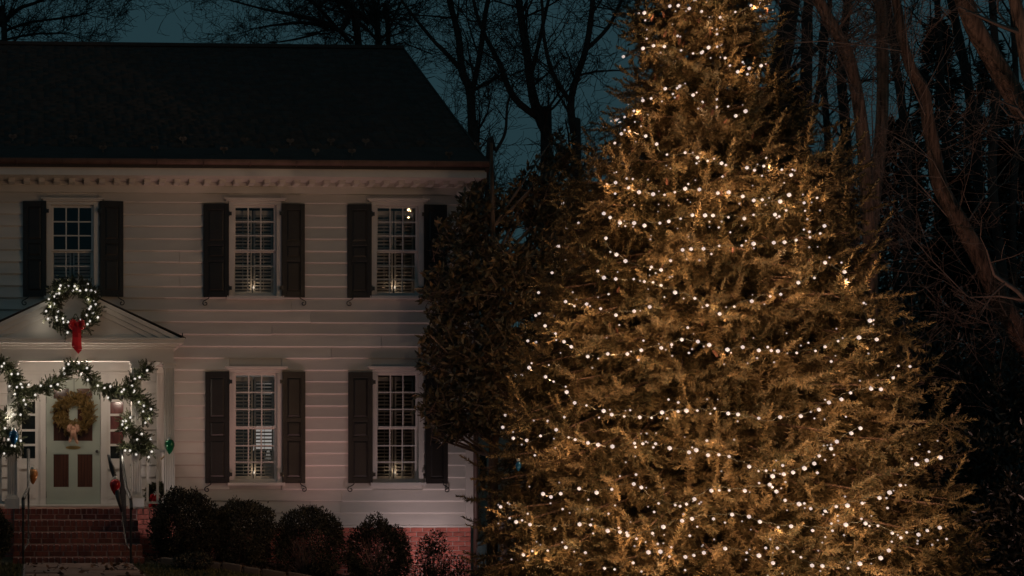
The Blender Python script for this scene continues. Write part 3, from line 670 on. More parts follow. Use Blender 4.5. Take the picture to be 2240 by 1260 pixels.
# --- iron handrails
def handrail(x, xo, label, s):
    h = thing('handrail', (x, 18.0, .3), label, 'handrail', 'iron handrails on the porch steps')
    yb, ym, yf = 18.68, 17.55, 17.27; m = MB()
    MB().tube([(x, yb, PFZ + .01), (x, yb, 1.86)], .016, 6).build('post', M_iron, h); MB().tube([(xo, yf, .26), (xo, yf, 1.10)], .016, 6).build('post', M_iron, h)
    pts = [(x, yb + .05, 1.84), (x, yb, 1.84), (x, ym, 1.29), ((x + xo) / 2, (ym + yf) / 2, 1.22), (xo, yf, 1.15)]
    for k in range(9):
        a = R(70) - k * .55; rr = .07 * (1 - k / 14); pts.append((xo + s * .0, yf - .05 + rr * math.cos(a + 1.4) * -1, 1.06 + rr * math.sin(a)))
    MB().tube(pts, .025, 6).build('top_rail', M_iron, h)
    MB().tube([(x, yb, 1.06), (x, 17.6, .525), (xo, yf, .44)], .012, 5).build('bottom_rail', M_iron, h)
    pm = None
    for k in range(7):
        t = (k + .7) / 7.4; yy = yb + (ym - yb) * t
        MB().tube([(x, yy, 1.06 - .535 * t), (x, yy, 1.84 - .55 * t)], .007, 4).build('picket', M_iron, h)
    return h
handrail(1.345, 1.385, 'black iron handrail on the right side of the brick steps, by the red ornament', 1)
handrail(-.02, -.09, 'black iron handrail on the left side of the brick steps, by the gold ornament', -1)
# ================================================================== WREATHS, GARLAND, ORNAMENTS, CANDLES
bulb_w = ico('bulb', .020, M_bulbw, 1); bulb_t = ico('bulb', .0205, M_bulb, 1); bulb_d = ico('bulb', .016, M_bulbd, 1)
def wreath(name, c, rad, tube, n, m, label, bulbs=0, nl=.05, en=.34):
    t = thing(name, c, label, 'wreath'); c = np.array(c); a = rng.uniform(0, 2 * math.pi, n); b = rng.uniform(0, 2 * math.pi, n); rr = tube * np.sqrt(rng.uniform(0.02, 1, n)) * .6
    C = np.stack([(rad + rr * np.cos(b)) * np.cos(a), -np.abs(rr * np.sin(b)), (rad + rr * np.cos(b)) * np.sin(a)], 1)
    tang = np.stack([-np.sin(a), np.zeros(n), np.cos(a)], 1); radv = np.stack([np.cos(a), np.zeros(n), np.sin(a)], 1)
    D = tang * rng.uniform(.2, 1, (n, 1)) + radv * np.cos(b)[:, None] * rng.uniform(.3, 1, (n, 1)) + np.array([0, -.5, 0]) * np.abs(np.sin(b))[:, None] + rng.normal(size=(n, 3)) * .2
    o = bpy.data.objects.new('foliage', shoots_mesh('foliage', C, D, rng.uniform(tube * .7, tube * 1.25, n), m, 24, nl, .009)); link(o, t, c); o['kind'] = 'stuff'
    MB().tube([Vector(c) + Vector((rad * math.cos(q), 0, rad * math.sin(q))) for q in np.linspace(0, 2 * math.pi, 25)], tube * .25, 6, False).build('frame_ring', M_wire, t)
    for k in range(bulbs):
        q = 2 * math.pi * (k + random.uniform(-.3, .3)) / bulbs; r_ = rad + random.uniform(-.7, .9) * tube; p = Vector(c) + Vector((r_ * math.cos(q), -tube * random.uniform(.55, 1.0), r_ * math.sin(q)))
        inst('bulb', bulb_w, t, p)
        if k % 3 == 0 and p.z > c[2] - .2: plight(t, p + Vector((0, -.03, 0)) if k % 2 else Vector((p.x + (p.x - c[0]) * .22, c[1] + .0 - .02, p.z + (p.z - c[2]) * .22)), en, (1, .86, .66))
    return t
wc = P(160, 672, PY - .16)
w1 = wreath('lit_wreath', wc, .31, .12, 420, M_garl, 'green wreath with white lights and a red bow hung on the porch gable', 42)
def ribbon(pts, wd, th=.004):                          # band through points, width along x with fold
    m = MB(); pts = [Vector(p) for p in pts]
    for i in range(len(pts) - 1):
        a, b = pts[i], pts[i + 1]; d = (b - a).normalized(); s = d.cross(Vector((0, 1, 0)));
        if s.length < .1: s = Vector((1, 0, 0))
        s = s.normalized() * wd / 2; y_ = Vector((0, th, 0)); f0 = Vector((0, -.012, 0))
        b0 = len(m.v)
        m.v += [tuple(q) for q in (a - s, a + f0, a + s, b - s, b + f0, b + s, a - s + y_, a + f0 + y_, a + s + y_, b - s + y_, b + f0 + y_, b + s + y_)]
        m.f += [tuple(b0 + k for k in q) for q in ((0, 1, 4, 3), (1, 2, 5, 4), (6, 9, 10, 7), (7, 10, 11, 8), (0, 3, 9, 6), (2, 8, 11, 5), (0, 6, 7, 1), (1, 7, 8, 2), (3, 4, 10, 9), (4, 5, 11, 10))]
    return m
def bow(parent, c, size, m, tails, name='bow'):
    b = MB(); c = Vector(c)
    for s in (-1, 1):
        for tw in (0, .5):
            pts = [c + Vector((s * size * .75 * math.sin(a) * (1 - .25 * tw), -.04 - .05 * math.sin(a) - .02 * tw, size * .42 * math.sin(2 * a) * (.7 + tw * .3) + size * .28 * tw * math.sin(a) + (-.1 + .3 * tw) * size * math.sin(a))) for a in np.linspace(0, math.pi, 10)]
            r_ = ribbon(pts, size * .42); o = len(b.v); b.v += r_.v; b.f += [tuple(o + i for i in f) for f in r_.f]
    b.lathe([(.0, -size * .22), (size * .2, -size * .12), (size * .23, 0), (size * .2, size * .12), (0, size * .22)], 8, (c.x, c.y - .07, c.z))
    bo = b.build(name, m, parent, smooth=True)
    for dx, L, wd in tails:
        pts = [c + Vector((dx * t * (1 + .2 * math.sin(t * 7)), -.06 - .035 * math.sin(t * 5), -L * t)) for t in np.linspace(0, 1, 7)]
        r_ = ribbon(pts, wd); e = pts[-1]; bq = len(r_.v)
        s_ = wd / 2; r_.v += [tuple(e + Vector((-s_, 0, 0))), tuple(e + Vector((s_, 0, 0))), tuple(e + Vector((0, 0, -wd * .55))), tuple(e + Vector((-s_, .004, 0))), tuple(e + Vector((s_, .004, 0))), tuple(e + Vector((0, .004, -wd * .55)))]
        r_.f += [(bq, bq + 1, bq + 2), (bq + 5, bq + 4, bq + 3), (bq, bq + 2, bq + 5, bq + 3), (bq + 1, bq + 4, bq + 5, bq + 2)]
        r_.build('ribbon_tail', m, parent)
    return bo
bow(w1, P(168, 712, PY - .24), .13, M_red, [(.02, .36, .11), (-.015, .31, .12)])
dc = P(163, 905, DY - .06)
w2 = wreath('gold_wreath', dc, .235, .10, 520, M_gold, 'gold leaf wreath with a peach bow on the green front door', 0, .035)
bow(w2, P(160, 938, DY - .12), .11, M_peach, [(.06, .22, .05), (-.05, .20, .045)])
MB().tube([P(162, 862, DY - .02), P(162, 829, DY - .02)], .006, 4).build('hanger', M_iron, w2)
# garland with white lights draped along the porch front
GY = PY - .10
garl = thing('lit_garland', (PXC, GY, 2.9), 'evergreen garland with white lights swagged over the porch and round its inner columns', 'garland')
def gpath(pp):
    out = []
    for (a, b) in zip(pp[:-1], pp[1:]):
        for t in np.linspace(0, 1, 8)[:-1]: out.append([a[i] + (b[i] - a[i]) * t for i in range(3)])
    out.append(list(pp[-1])); return [P(q[0], q[1], q[2]) for q in out]
ya, yb_ = GY, GY + .34
gp = [gpath([(-70, 850, ya), (-30, 800, ya), (5, 790, ya), (22, 815, ya), (48, 850, ya), (85, 858, ya), (120, 840, ya), (145, 812, ya), (165, 798, ya), (190, 818, ya), (215, 845, ya), (245, 862, ya), (278, 848, ya), (305, 825, ya), (325, 800, ya)]),
      gpath([(270, 860, ya), (300, 868, ya), (318, 885, ya), (322, 905, ya + .1), (310, 922, yb_), (285, 915, yb_), (272, 925, ya + .1), (275, 942, ya), (295, 950, ya), (322, 965, ya), (326, 980, ya), (315, 990, ya), (285, 978, ya), (266, 975, ya)]),
      gpath([(25, 820, ya), (38, 850, ya), (48, 885, ya), (40, 910, ya + .1), (22, 918, yb_), (5, 905, yb_), (-2, 925, ya), (8, 945, ya), (28, 955, ya), (45, 968, ya), (30, 985, ya), (5, 980, ya), (-15, 960, ya)])]
Cs, Ds = [], []
for pth_ in gp:
    for a, b in zip(pth_[:-1], pth_[1:]):
        L = (b - a).length; n = max(3, int(L * 190)); t = rng.uniform(0, 1, (n, 1)); A = np.array(a) + (np.array(b - a)) * t; d = np.array((b - a).normalized())
        rv = rng.normal(size=(n, 3)); rv -= d * (rv @ d)[:, None]; rv = unit(rv); rv[:, 1] = -np.abs(rv[:, 1]) * .8
        Cs.append(A + rv * .02); Ds.append(unit(rv + d * rng.uniform(.1, 1.0, (n, 1)) + rng.normal(size=(n, 3)) * .15))
    MB().tube(pth_, .018, 5).build('garland_core', M_wire, garl)
Cs, Ds = np.concatenate(Cs), np.concatenate(Ds)
o = bpy.data.objects.new('foliage', shoots_mesh('foliage', Cs - np.array(org(garl)), Ds, rng.uniform(.08, .17, len(Cs)), M_garl, 30, .036, .010)); link(o, garl, org(garl)); o['kind'] = 'stuff'
kb = 0
for j, pth_ in enumerate(gp):
    acc = 0
    for a, b in zip(pth_[:-1], pth_[1:]):
        acc += (b - a).length
        if acc > .10:
            acc -= .10 * random.uniform(.75, 1.25); p = a + Vector((random.uniform(-.07, .07), -random.uniform(.08, .14), random.uniform(-.09, .07)))
            inst('bulb', bulb_w, garl, p); kb += 1
            if kb % 4 == 0 and j == 0: plight(garl, p + Vector((random.uniform(-.02, .02), .22, random.uniform(-.12, -.02))), 4.2, (1, .82, .66))
            elif kb % 4 == 2: plight(garl, p + Vector((0, -.07, 0)), .35, (1, .88, .7))
# large bulb-shaped ornaments
def ornament(px, py, Yy, h, key, label):
    c = P(px, py, Yy); t = thing('bulb_ornament', c, label, 'ornament', 'large bulb shaped ornaments'); r_ = h * .30
    MB().lathe([(.002, -h * .5), (r_ * .3, -h * .42), (r_ * .72, -h * .2), (r_, .04 * h), (r_ * .98, .18 * h), (r_ * .8, .32 * h), (r_ * .45, .40 * h)], 14, c).build('glass_body', M_obulb[key], t, smooth=True)
    MB().lathe([(r_ * .46, .38 * h), (r_ * .46, .44 * h), (r_ * .4, .45 * h), (r_ * .44, .48 * h), (r_ * .38, .52 * h), (r_ * .15, .54 * h)], 10, c).build('cap', M_cap, t, smooth=True)
    MB().tube([Vector(c) + Vector((.02 * math.cos(a), 0, .54 * h + .02 + .02 * math.sin(a))) for a in np.linspace(-1.5, 4.7, 10)], .003, 4).build('hook', M_cap, t)
ornament(252, 1064, 18.45, .27, 'red', 'shiny red bulb shaped ornament hanging at the right handrail')
ornament(72, 1041, 18.45, .25, 'gold', 'shiny gold bulb shaped ornament hanging at the left handrail')
ornament(371, 976, CY - .18, .25, 'green', 'shiny green bulb shaped ornament on the outer porch column')
ornament(30, 956, GY - .15, .25, 'blue', 'shiny blue bulb shaped ornament in the garland on the left porch column')
# a dark pole / flag furled beside the right rail
fl = MB().tube([P(237, 994, 18.5), P(241, 1010, 18.5), P(247, 1028, 18.5), P(252, 1050, 18.47), P(258, 1085, 18.4), P(266, 1120, 18.3)], [.018, .028, .045, .02, .04, .012], 7).build('furled_umbrella', M_iron, None, tuple(P(262, 1112, 18.4)), smooth=True)
tag(fl, 'dark furled umbrella leaning behind the right handrail', 'umbrella')
# small wreath with a red bow leaning on the porch behind the railing
pc = P(343, 1082, 19.35); w3 = wreath('porch_wreath', pc, .13, .06, 160, M_garl, 'small green wreath with a red bow standing behind the porch railing', 0)
bow(w3, P(337, 1088, 19.2), .08, M_red, [(-.06, .13, .06), (.03, .1, .05)])
# electric candles on the window sills
def candle(q, label):
    x = (q[0] + q[1]) / 2; zb = q[2] + .10; yy = WY + .105; t = thing('window_candle', (x, yy, zb - .09), label, 'candle', 'electric candles on the window sills')
    MB().lathe([(.022, -.095), (.022, -.085), (.008, -.08), (.008, .03)], 8, (x, yy, zb)).build('stick', M_lampw, t)
    MB().lathe([(.003, .03), (.013, .045), (.014, .058), (.002, .088)], 8, (x, yy, zb)).build('flame_bulb', M_flame, t, smooth=True)
    plight(t, (x, yy - .03, zb + .075), .16, (1, .72, .46))
candle(W_UP[1], 'lit electric candle in the middle upper window'); candle(W_UP[2], 'lit electric candle in the upper window by the magnolia')
candle(W_LO[0], 'lit electric candle in the lower window nearer the porch'); candle(W_LO[1], 'lit electric candle in the lower window by the magnolia')
# table lamp added in the lower room for a pale glow behind the louvres
tl = thing('added_table_lamp', (4.05, 21.6, .76), 'added white table lamp glowing inside the lower window nearer the porch', 'lamp')
MB().box(3.7, 4.4, 21.35, 21.85, .77, 1.35).build('side_cabinet', M_room, tl)
MB().lathe([(.08, 1.352), (.05, 1.40), (.09, 1.6), (.02, 1.88)], 10, (4.1, 21.6, 0)).build('base', M_lampw, tl, smooth=True)
MB().lathe([(.26, 1.88), (.20, 2.30)], 14, (4.1, 21.6, 0)).build('lamp_shade', glow('lamp_shade', (1.0, .93, .86), .30), tl, smooth=True)
plight(tl, (4.1, 21.6, 2.4), 6.0, (1, .92, .84))
# unlit pair of floodlights under the eave corner
ef = thing('eave_floodlight', P(1020, 408, 19.9), 'white twin floodlight, unlit, under the eave corner', 'floodlight')
MB().lathe([(.05, 0), (.05, .03)], 10, P(1020, 402, 19.93)).build('mount', M_lampw, ef)
for px, py, dx in ((1007, 422, -.05), (1031, 417, .05)):
    c = P(px, py, 19.83); ax = Vector((dx * 4, -.8, -.5)).normalized(); s = [c - ax * .09, c - ax * .05, c, c + ax * .012, c + ax * .0, c - ax * .02]
    MB().tube(s, [.025, .045, .062, .06, .05, .03], 12).tube([c - ax * .07, P(1020, 400, 19.93)], .01, 5).build('lamp_head', M_lampw, ef, smooth=True)
# ================================================================== GARDEN: shrubs, magnolia, gate
def blob(name, c, rad, n, m, label, cat, lf=(.028, .05), wf=.020, group=None, shell=.35, seed=1, gaps=0, stems=6, squash=None):
    rg = np.random.default_rng(seed); t = thing(name, (c[0], c[1], gz(c[0], c[1])), label, cat, group); c = np.array(c); rad = np.array(rad)
    d = unit(rg.normal(size=(n, 3)))
    k = rg.normal(size=(9, 3)); ph = rg.uniform(0, 6, 9); bump = 1 + sum(.035 * np.sin(d @ k[i] * (2.2 + .6 * i) + ph[i]) for i in range(9)) * (1.05 if name == 'boxwood_shrub' else 1.0)
    r_ = (1 - shell * rg.uniform(0, 1, n) ** 1.6) * bump * rg.uniform(.94, 1.045, n) * np.where(rg.uniform(0, 1, n) < .03, rg.uniform(1.03, 1.13, n), 1)
    if gaps:
        q = unit(rg.normal(size=(gaps, 3))); kk = np.ones(n, bool)
        for g_ in q: kk &= ~((d @ g_) > rg.uniform(.90, .97))
        d, r_ = d[kk], r_[kk]
    p = d * rad * r_[:, None]
    p[:, 2] = np.where(p[:, 2] < -rad[2] * .9, -rad[2] * .9, p[:, 2])
    D = d * .8 + rg.normal(size=d.shape) * .7 + np.array([0, 0, .35])
    o = bpy.data.objects.new('foliage', leaf_mesh('foliage', p + c - np.array(org(t)), D, rg.uniform(*lf, len(p)), wf, m, rg=rg)); link(o, t, org(t)); o['kind'] = 'stuff'
    A, B, ra, rb2 = [], [], [], []; base = np.array([c[0], c[1], gz(c[0], c[1]) - .03])
    for i in range(stems * 12):
        e = c + unit(rg.normal(size=3)) * rad * rg.uniform(.5, .93); b0 = base + np.array([rg.uniform(-.08, .08), rg.uniform(-.08, .08), 0]); mid = (b0 + e) / 2 + rg.normal(size=3) * .05
        A += [b0, mid]; B += [mid, e]; ra += [.012, .008]; rb2 += [.008, .003]
    o = bpy.data.objects.new('stems', segs_mesh('stems', np.array(A) - np.array(org(t)), np.array(B) - np.array(org(t)), ra, rb2, M_twig)); link(o, t, org(t)); o['kind'] = 'stuff'
    return t
def shrub(px, ptop, half, Yy, seed, label, n=15000, pbot=None, **k):
    ct = P(px, ptop, Yy); x = ct.x; z0 = gz(x, Yy); sc_ = (P(px + half, ptop, Yy).x - x); rz = (ct.z - z0) / 1.9
    return blob('boxwood_shrub', (x, Yy, ct.z - rz), (sc_, sc_ * .95, rz), n, M_box, label, 'shrub', seed=seed, group='boxwood shrubs along the foundation', **k)
shrub(402, 1079, 77, 17.95, 1, 'rounded boxwood shrub next to the brick steps, first in the row', 19000)
shrub(527, 1090, 72, 18.05, 2, 'rounded boxwood shrub, second from the brick steps', 17000)
shrub(676, 1109, 77, 18.0, 3, 'rounded boxwood shrub, third from the brick steps', 16000, gaps=7)
shrub(826, 1136, 69, 18.0, 4, 'rounded boxwood shrub, fourth from the steps, below the corner windows', 15000, gaps=3)
shrub(952, 1163, 46, 18.25, 5, 'thin sparse boxwood shrub in front of the brick corner', 3600, gaps=9, shell=.6)
shrub(1005, 1215, 30, 18.1, 6, 'low straggly shrub at the foot of the brick corner', 900, gaps=6, shell=.7)
shrub(-35, 1105, 62, 17.2, 7, 'boxwood shrub at the left edge beside the steps', 12000)
shrub(425, 1208, 42, 16.35, 8, 'small loose shrub in the grass in front of the bed edging', 2600, gaps=4, shell=.6)
# broadleaf magnolia at the house corner
def leafy_tree(name, label, base, lobes, n, ls, wf, m, m2, seed, cat='tree', share2=.16, trunk_r=.09, mb=None):
    rg = np.random.default_rng(seed); t = thing(name, base, label, cat); C, D = [], []; tot = sum(l[3] ** 2 * l[4] for l in lobes); b = np.array(base); A_, B_, ra, rb2 = [], [], [], []
    for (x, y, z, r_, rz) in lobes:
        kn = int(n * r_ * r_ * rz / tot); nt_ = max(6, kn // 9)
        d = unit(rg.normal(size=(nt_, 3))); q = d * np.array([r_, r_, rz]) * (1 - .6 * rg.uniform(0, 1, nt_) ** 1.5)[:, None] * rg.uniform(.85, 1.12, (nt_, 1)); tips = q + np.array([x, y, z])
        ax = unit(d + rg.normal(size=d.shape) * .5 + np.array([0, 0, .4]))
        A_ += list(tips - ax * .35); B_ += list(tips + ax * .05); ra += [.008] * nt_; rb2 += [.004] * nt_
        for k in range(9):                                 # whorl of leaves at the twig end
            w_ = unit(ax * rg.uniform(.2, 1.0, (nt_, 1)) + rg.normal(size=d.shape) * .75); C.append(tips - ax * rg.uniform(0, .12, (nt_, 1))); D.append(w_)
        for i in range(4):
            e = np.array([x, y, z]) + rg.normal(size=3) * r_ * .4; A_.append(np.array([b[0], b[1], z * .8])); B_.append(e); ra.append(.03); rb2.append(.012)
    C, D = np.concatenate(C), np.concatenate(D); s2 = rg.uniform(0, 1, len(C)) < share2
    for nm, kk, mm in (('leaves', ~s2, m), ('gold_leaves', s2, m2)):
        o = bpy.data.objects.new('crown', leaf_mesh('crown', C[kk] - b, D[kk], rg.uniform(*ls, kk.sum()), wf, mm, .18, rg)); link(o, t, base); o['kind'] = 'stuff'
    o = bpy.data.objects.new('branches', segs_mesh('branches', np.array(A_) - b, np.array(B_) - b, ra, rb2, mb or M_twig)); link(o, t, base); o['kind'] = 'stuff'
    zt = max(l[2] for l in lobes)
    MB().tube([Vector(base) - Vector((0, 0, .1)), Vector((base[0] + .05, base[1], base[2] + (zt - base[2]) * .5)), Vector((base[0], base[1], zt))], [trunk_r, trunk_r * .7, trunk_r * .25], 8).build('trunk', mb or M_bark, t, smooth=True)
    return t
def lobe(px, py, Yy, hw, hh): p = P(px, py, Yy); s = F / Yy; return (p.x, p.y, p.z, hw / s, hh / s)
ml = [lobe(1060, 470, 18.8, 70, 85), lobe(1000, 520, 18.6, 55, 65), lobe(1180, 440, 18.9, 75, 90), lobe(1225, 340, 19.1, 45, 60), lobe(990, 640, 18.4, 75, 80), lobe(1080, 620, 18.2, 95, 100), lobe(1180, 600, 18.6, 80, 110),
      lobe(975, 770, 18.4, 70, 80), lobe(1070, 780, 18.2, 90, 100), lobe(955, 880, 18.4, 52, 60), lobe(1030, 900, 18.3, 80, 75), lobe(1120, 880, 18.5, 70, 90), lobe(975, 935, 18.4, 45, 34), lobe(1240, 480, 19.3, 60, 90), lobe(1190, 720, 18.9, 75, 100), lobe(1150, 820, 18.9, 70, 90), lobe(1240, 620, 19.3, 60, 100)]
mbase = P(1075, 1300, 18.4); mbase.z = gz(mbase.x, 18.4)
leafy_tree('magnolia_tree', 'dark broadleaf magnolia with bronze leaves at the house corner', tuple(mbase), ml, 21000, (.085, .15), .048, M_mag, M_magb, 21)
# gate of dark teal boards with a grey post, half hidden by the spruce
gt = thing('garden_gate', (XY(1072, 19.6), 19.6, gz(7.3, 19.6)), 'dark teal board gate beside the brick corner, under the spruce', 'gate')
gx = XY(1046, 19.6); zt = ZY(1185, 19.6, 1070)
for k in range(3): MB().box(gx + k * .1225, gx + .117 + k * .1225, 19.6, 19.63, -.6, zt - .01 * (k == 1)).build('board', M_gate, gt)
MB().box(gx, gx + .36, 19.632, 19.67, -.3, -.2).box(gx, gx + .36, 19.632, 19.67, zt - .2, zt - .1).build('crossbar', M_gate, gt)
ps = MB().box(XY(1096, 19.5), XY(1108, 19.5), 19.46, 19.56, -.8, ZY(1140, 19.5, 1100)).build('gate_post', M_grey, None, (XY(1102, 19.5), 19.5, -.6), bevel=.01); tag(ps, 'weathered grey wooden post beside the teal gate', 'post')
# dark evergreen bank filling the lower right
hb_ = [(1990, 800, 19.5, 105, 150), (2120, 860, 19.0, 110, 140), (2230, 930, 18.0, 90, 150), (2160, 1080, 17.0, 110, 150), (2250, 1170, 16.0, 110, 140), (2060, 980, 19.0, 110, 160), (2230, 800, 20.5, 110, 120), (1930, 700, 21.5, 90, 130)]
bl = ['tall dark evergreen bush behind the right flank of the spruce', 'dark evergreen bush right of the spruce, under the leaning trunk', 'dark evergreen bush at the right edge, halfway up', 'dark glossy bush low at the right, beside the spruce skirt',
      'dark glossy bush in the lower right corner', 'dark evergreen bush close behind the lower right spruce boughs', 'dark evergreen bush at the right edge under the leaning trunk', 'dark evergreen bush deep in the gap right of the spruce middle']
for i, (a, b, yy, hw, hh) in enumerate(hb_):
    p = P(a, b, yy); s = F / yy; zt = p.z + hh / s; g0 = gz(p.x, yy); 
    blob('evergreen_bush', (p.x, yy, (zt + g0) / 2), (hw / s, hw / s * .9, (zt - g0) / 1.95), 6500, M_hedge, bl[i], 'bush', lf=(.07, .13), wf=.035, shell=.5, seed=40 + i, group='evergreen bushes at the wood edge', stems=3)
# ================================================================== THE LIT SPRUCE
TY_ = 15.5; TXC = lambda z: 8.16 + XO + .022 * max(0, 7.3 - z)
XO = XY(1520, TY_) - 8.16
ZP = [-.3, .35, 1.14, 1.98, 2.55, 3.1, 3.67, 4.17, 4.5, 5.0, 5.46, 5.9, 6.6, 7.32, 8.3, 9.6, 10.6]
RP = [2.7, 2.9, 3.0, 2.85, 2.62, 2.42, 2.24, 2.05, 1.90, 1.82, 1.5, 1.12, .86, .84, .66, .35, .03]
prof = lambda z: float(np.interp(z, ZP, RP))
tb = (TXC(0), TY_, gz(8.3, TY_)); spr = thing('spruce_tree', tb, 'tall spruce hung with strings of warm white lights beside the house', 'tree')
MB().tube([Vector((TXC(z), TY_, z)) for z in (tb[2] - .1, 1, 3, 5, 7, 9, 10.5)], [.2, .18, .14, .11, .075, .04, .01], 10).build('trunk', M_bark, spr, smooth=True)
rg = np.random.default_rng(99); C, D, L_ = [], [], []; A_, B_, ra, rb2 = [], [], [], []
z = .25
while z < 10.3:
    Rz = prof(z); nb = max(5, int(2 * math.pi * Rz / .34)); ph = rg.uniform(0, 6)
    for k in range(nb):
        a = ph + 2 * math.pi * (k + rg.uniform(-.35, .35)) / nb; front = -math.sin(a)      # 1 towards the camera
        if front < -.35 and rg.uniform() < .45: continue
        zz = z + rg.uniform(-.16, .16); Rb = prof(zz) * rg.uniform(.70, .93); dirv = np.array([math.cos(a), math.sin(a), 0]); side = np.array([-math.sin(a), math.cos(a), 0])
        droop = (.20 if zz < 4.5 else .08) * rg.uniform(.5, 1.5); up = .06 * rg.uniform(.3, 1.5)
        fz = lambda t: zz - droop * Rb * t ** 1.2 + up * Rb * max(0, t - .7) / .3 * .6 + .05 * Rb * (1 - t)
        pt = lambda t: np.array([TXC(zz), TY_, 0]) + dirv * Rb * t + np.array([0, 0, fz(t)]) + side * .05 * Rb * math.sin(t * 3 + k)
        ts = np.linspace(.04, 1, 7)
        for t0, t1 in zip(ts[:-1], ts[1:]):
            A_.append(pt(t0)); B_.append(pt(t1)); r0 = .011 + .010 * Rb * (1 - t0); ra.append(r0); rb2.append(.010 + .010 * Rb * (1 - t1))
        tin = max(.25, 1 - 1.25 / Rb); s = tin; step = .135 / Rb; i = 0
        while s < 1.0:
            p = pt(s); q = (s - tin) / (1 - tin)
            sgn = 1 if i % 2 else -1; bl_ = (.56 - .26 * q) * rg.uniform(.6, 1.2) * min(1, .55 + Rb * .3)
            # a side branchlet carrying shoots
            sd_ = unit(dirv * rg.uniform(.45, .95) + side * sgn * rg.uniform(.4, 1.1) + np.array([0, 0, rg.uniform(-1.5, .1)]))
            A_.append(p); B_.append(p + sd_ * bl_ * .8); ra.append(.006); rb2.append(.003)
            C.append(p + sd_ * bl_ * .15); D.append(sd_); L_.append(bl_)
            if bl_ > .30:
                for sg2 in (-1, 1):
                    dd = unit(sd_ + sg2 * .9 * unit(np.cross(sd_, [0, 0, 1])) + np.array([0, 0, rg.uniform(-.7, .1)])); C.append(p + sd_ * bl_ * rg.uniform(.25, .6)); D.append(dd); L_.append(rg.uniform(.18, .34))
            if rg.uniform() < .85 and zz < 7.5: C.append(p); D.append(np.array([rg.normal() * .2, rg.normal() * .2, -1])); L_.append(rg.uniform(.22, .46))
            s += step * rg.uniform(.8, 1.3); i += 1
        p = pt(1.0); td = unit(dirv + np.array([0, 0, rg.uniform(-.1, .7)])); C.append(p - td * .05); D.append(td); L_.append(rg.uniform(.28, .44))
        if rg.uniform() < (.8 if 4.2 < zz < 5.9 else .35):
            td = unit(dirv * .35 + np.array([rg.normal() * .25, rg.normal() * .2, 1])); C.append(p - dirv * .05); D.append(td); L_.append(rg.uniform(.34, .55))
    z += .27 if z < 5.5 else .21
C = np.array(C); D = np.array(D); L_ = np.array(L_); tbn = np.array(tb)
fr = (C[:, 1] < TY_ + 1.0)
bins = [(.0, .18), (.18, .26), (.26, .36), (.36, .48), (.48, 9)]
for nm, kk, dn in (('f', fr, 185), ('b', ~fr, 45)):
    for b0, b1 in bins:
        k2 = kk & (L_ >= b0) & (L_ < b1)
        if k2.any():
            o = bpy.data.objects.new('crown', shoots_mesh('crown', C[k2] - tbn, D[k2], L_[k2], M_spruce, max(14, int(dn * L_[k2].mean())), .068, .0115, .85, rg)); link(o, spr, tb); o['kind'] = 'stuff'
print('spruce shoots', len(C))
o = bpy.data.objects.new('branches', segs_mesh('branches', np.array(A_) - tbn, np.array(B_) - tbn, ra, rb2, M_bark, 4)); link(o, spr, tb); o['kind'] = 'stuff'
cm = MB().lathe([(.004, -.05), (.013, -.04), (.016, -.015), (.014, .015), (.009, .03), (.002, .036)], 7).mesh('cone', M_cone, smooth=True)
sel = np.where((C[:, 2] > 5.2) & (C[:, 1] < TY_ + .2) & (C[:, 2] < 7.9))[0]; rg.shuffle(sel)
sel2 = np.where((C[:, 2] < 5.2) & (C[:, 1] < TY_ - .2) & (C[:, 2] > 3))[0]; rg.shuffle(sel2)
for i in list(sel[:110]) + list(sel2[:40]):
    e = C[i] + D[i] * L_[i] * .9 + np.array([rg.normal() * .03, -.02, -.03]); inst('cone', cm, spr, tuple(e), (rg.normal() * .4, rg.normal() * .4, 0))
